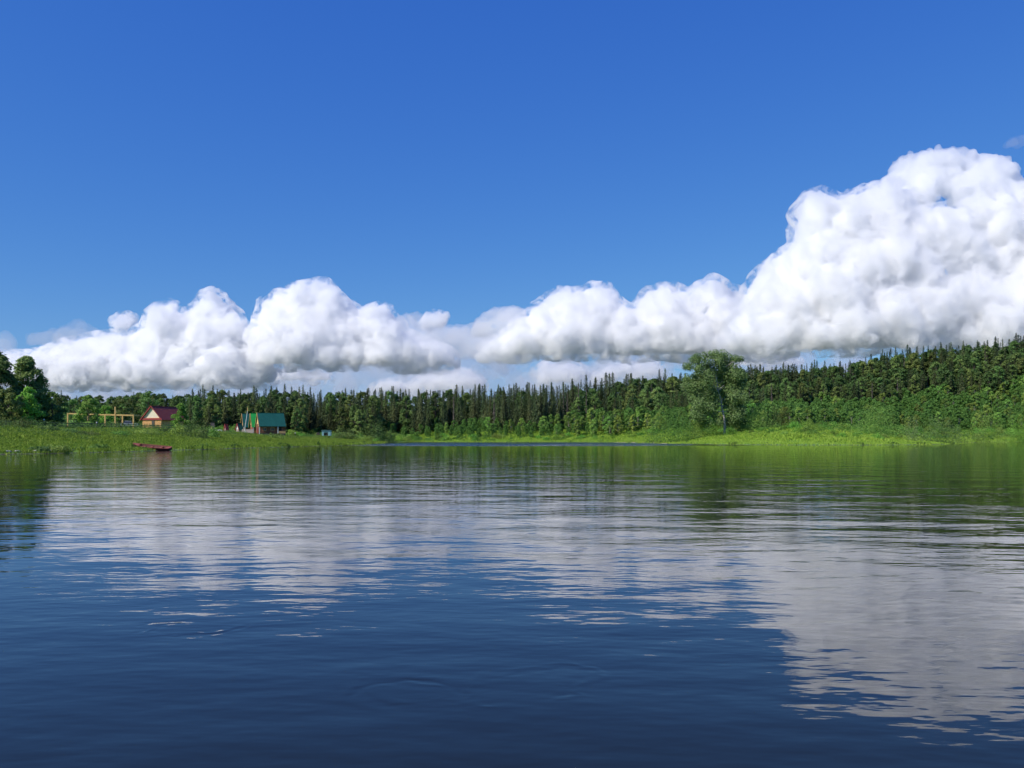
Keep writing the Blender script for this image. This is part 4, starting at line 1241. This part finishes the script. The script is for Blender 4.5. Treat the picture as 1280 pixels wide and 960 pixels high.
    for i in range(620):
        px = rg.uniform(-140, 1100); py = 503 - 75 * rg.uniform() ** 1.7 - (10 if px > 600 else 0); r = rg.uniform(9, 18)
        C.append(np.array(at(px, py, Y)) + np.array([0, rg.uniform(-800, 800), 0])); Q.append(r / F * Y)
    o = vapour('haze', C, Q, wz(505, Y), .3, .0014, 55, 2.0)
    tag(o, 'thin blue grey haze lying low over the forest behind the clouds', 'haze', kind='stuff')
    cloud('faint wisp high at the right edge', 9800, [(1258, 176), (1268, 168), (1285, 166), (1310, 176)], 186, 41, .0015, 18, .7, 6, (4, 8), .8, 4)


# ------------------------------------------------------------------ camera, light, render
def setup():
    cam = link('camera', bpy.data.cameras.new('camera'))
    cam.location = (0, 0, CAMH); cam.rotation_euler = (math.pi / 2, 0, 0)
    cam.data.angle = R(60); cam.data.shift_y = (HOR - 480) / 1280; cam.data.clip_end = 60000; cam.data.clip_start = .05
    sc.camera = cam
    W = bpy.data.worlds.new('World'); sc.world = W; W.use_nodes = True
    nt = W.node_tree; bg = nt.nodes['Background']; sk = nt.nodes.new('ShaderNodeTexSky'); sk.sky_type = 'NISHITA'; sk.sun_disc = False
    el, az = R(44), R(236)
    sk.sun_elevation = el; sk.sun_rotation = az; sk.dust_density = .1; sk.ozone_density = 6; sk.air_density = 1
    sep = nt.nodes.new('ShaderNodeSeparateColor'); cmb = nt.nodes.new('ShaderNodeCombineColor')
    nt.links.new(sk.outputs[0], sep.inputs[0])
    for i, (a, g) in enumerate(((.72, 1.23), (.735, .91), (.85, .40))):       # per-channel power curve and gain that grade the sky colour
        v = math_n(nt, 'MULTIPLY', math_n(nt, 'POWER', math_n(nt, 'MULTIPLY', sep.outputs[i], .1), g), a * 10)
        nt.links.new(v, cmb.inputs[i])
    nt.links.new(cmb.outputs[0], bg.inputs[0]); bg.inputs[1].default_value = .1
    L = bpy.data.lights.new('sun', 'SUN'); L.energy = 4.5; L.angle = R(.5); L.color = (1, .94, .84)
    so = link('sun', L)
    d = Vector((math.sin(az) * math.cos(el), math.cos(az) * math.cos(el), math.sin(el)))
    so.rotation_euler = d.to_track_quat('Z', 'Y').to_euler()
    sc.render.engine = 'CYCLES'; c = sc.cycles
    c.max_bounces = 40; c.diffuse_bounces = 3; c.glossy_bounces = 3; c.transmission_bounces = 4; c.volume_bounces = 32; c.transparent_max_bounces = 8
    c.volume_step_rate = 1.0; c.volume_max_steps = 256; c.use_denoising = True; c.denoiser = 'OPENIMAGEDENOISE'; c.denoising_prefilter = 'ACCURATE'
    c.use_adaptive_sampling = True; c.adaptive_threshold = .03
    c.caustics_reflective = False; c.caustics_refractive = False; c.sample_clamp_indirect = 4
    sc.view_settings.view_transform = 'Standard'; sc.view_settings.look = 'None'; sc.view_settings.exposure = 0; sc.view_settings.gamma = 1


setup()
build_terrain()
build_water()
CLEAR += [(wx(905, 306), 304, 10), (wx(842, 306), 304, 9), (wx(948, 308), 306, 8), (wx(1095, 290), 290, 8), (wx(340, 300), 300, 14)]
T = protos()
forest(T)
meadow()
near_plants()
houses()
timber_frame()
fence()
car()
boat()
shore_bits()
clouds()
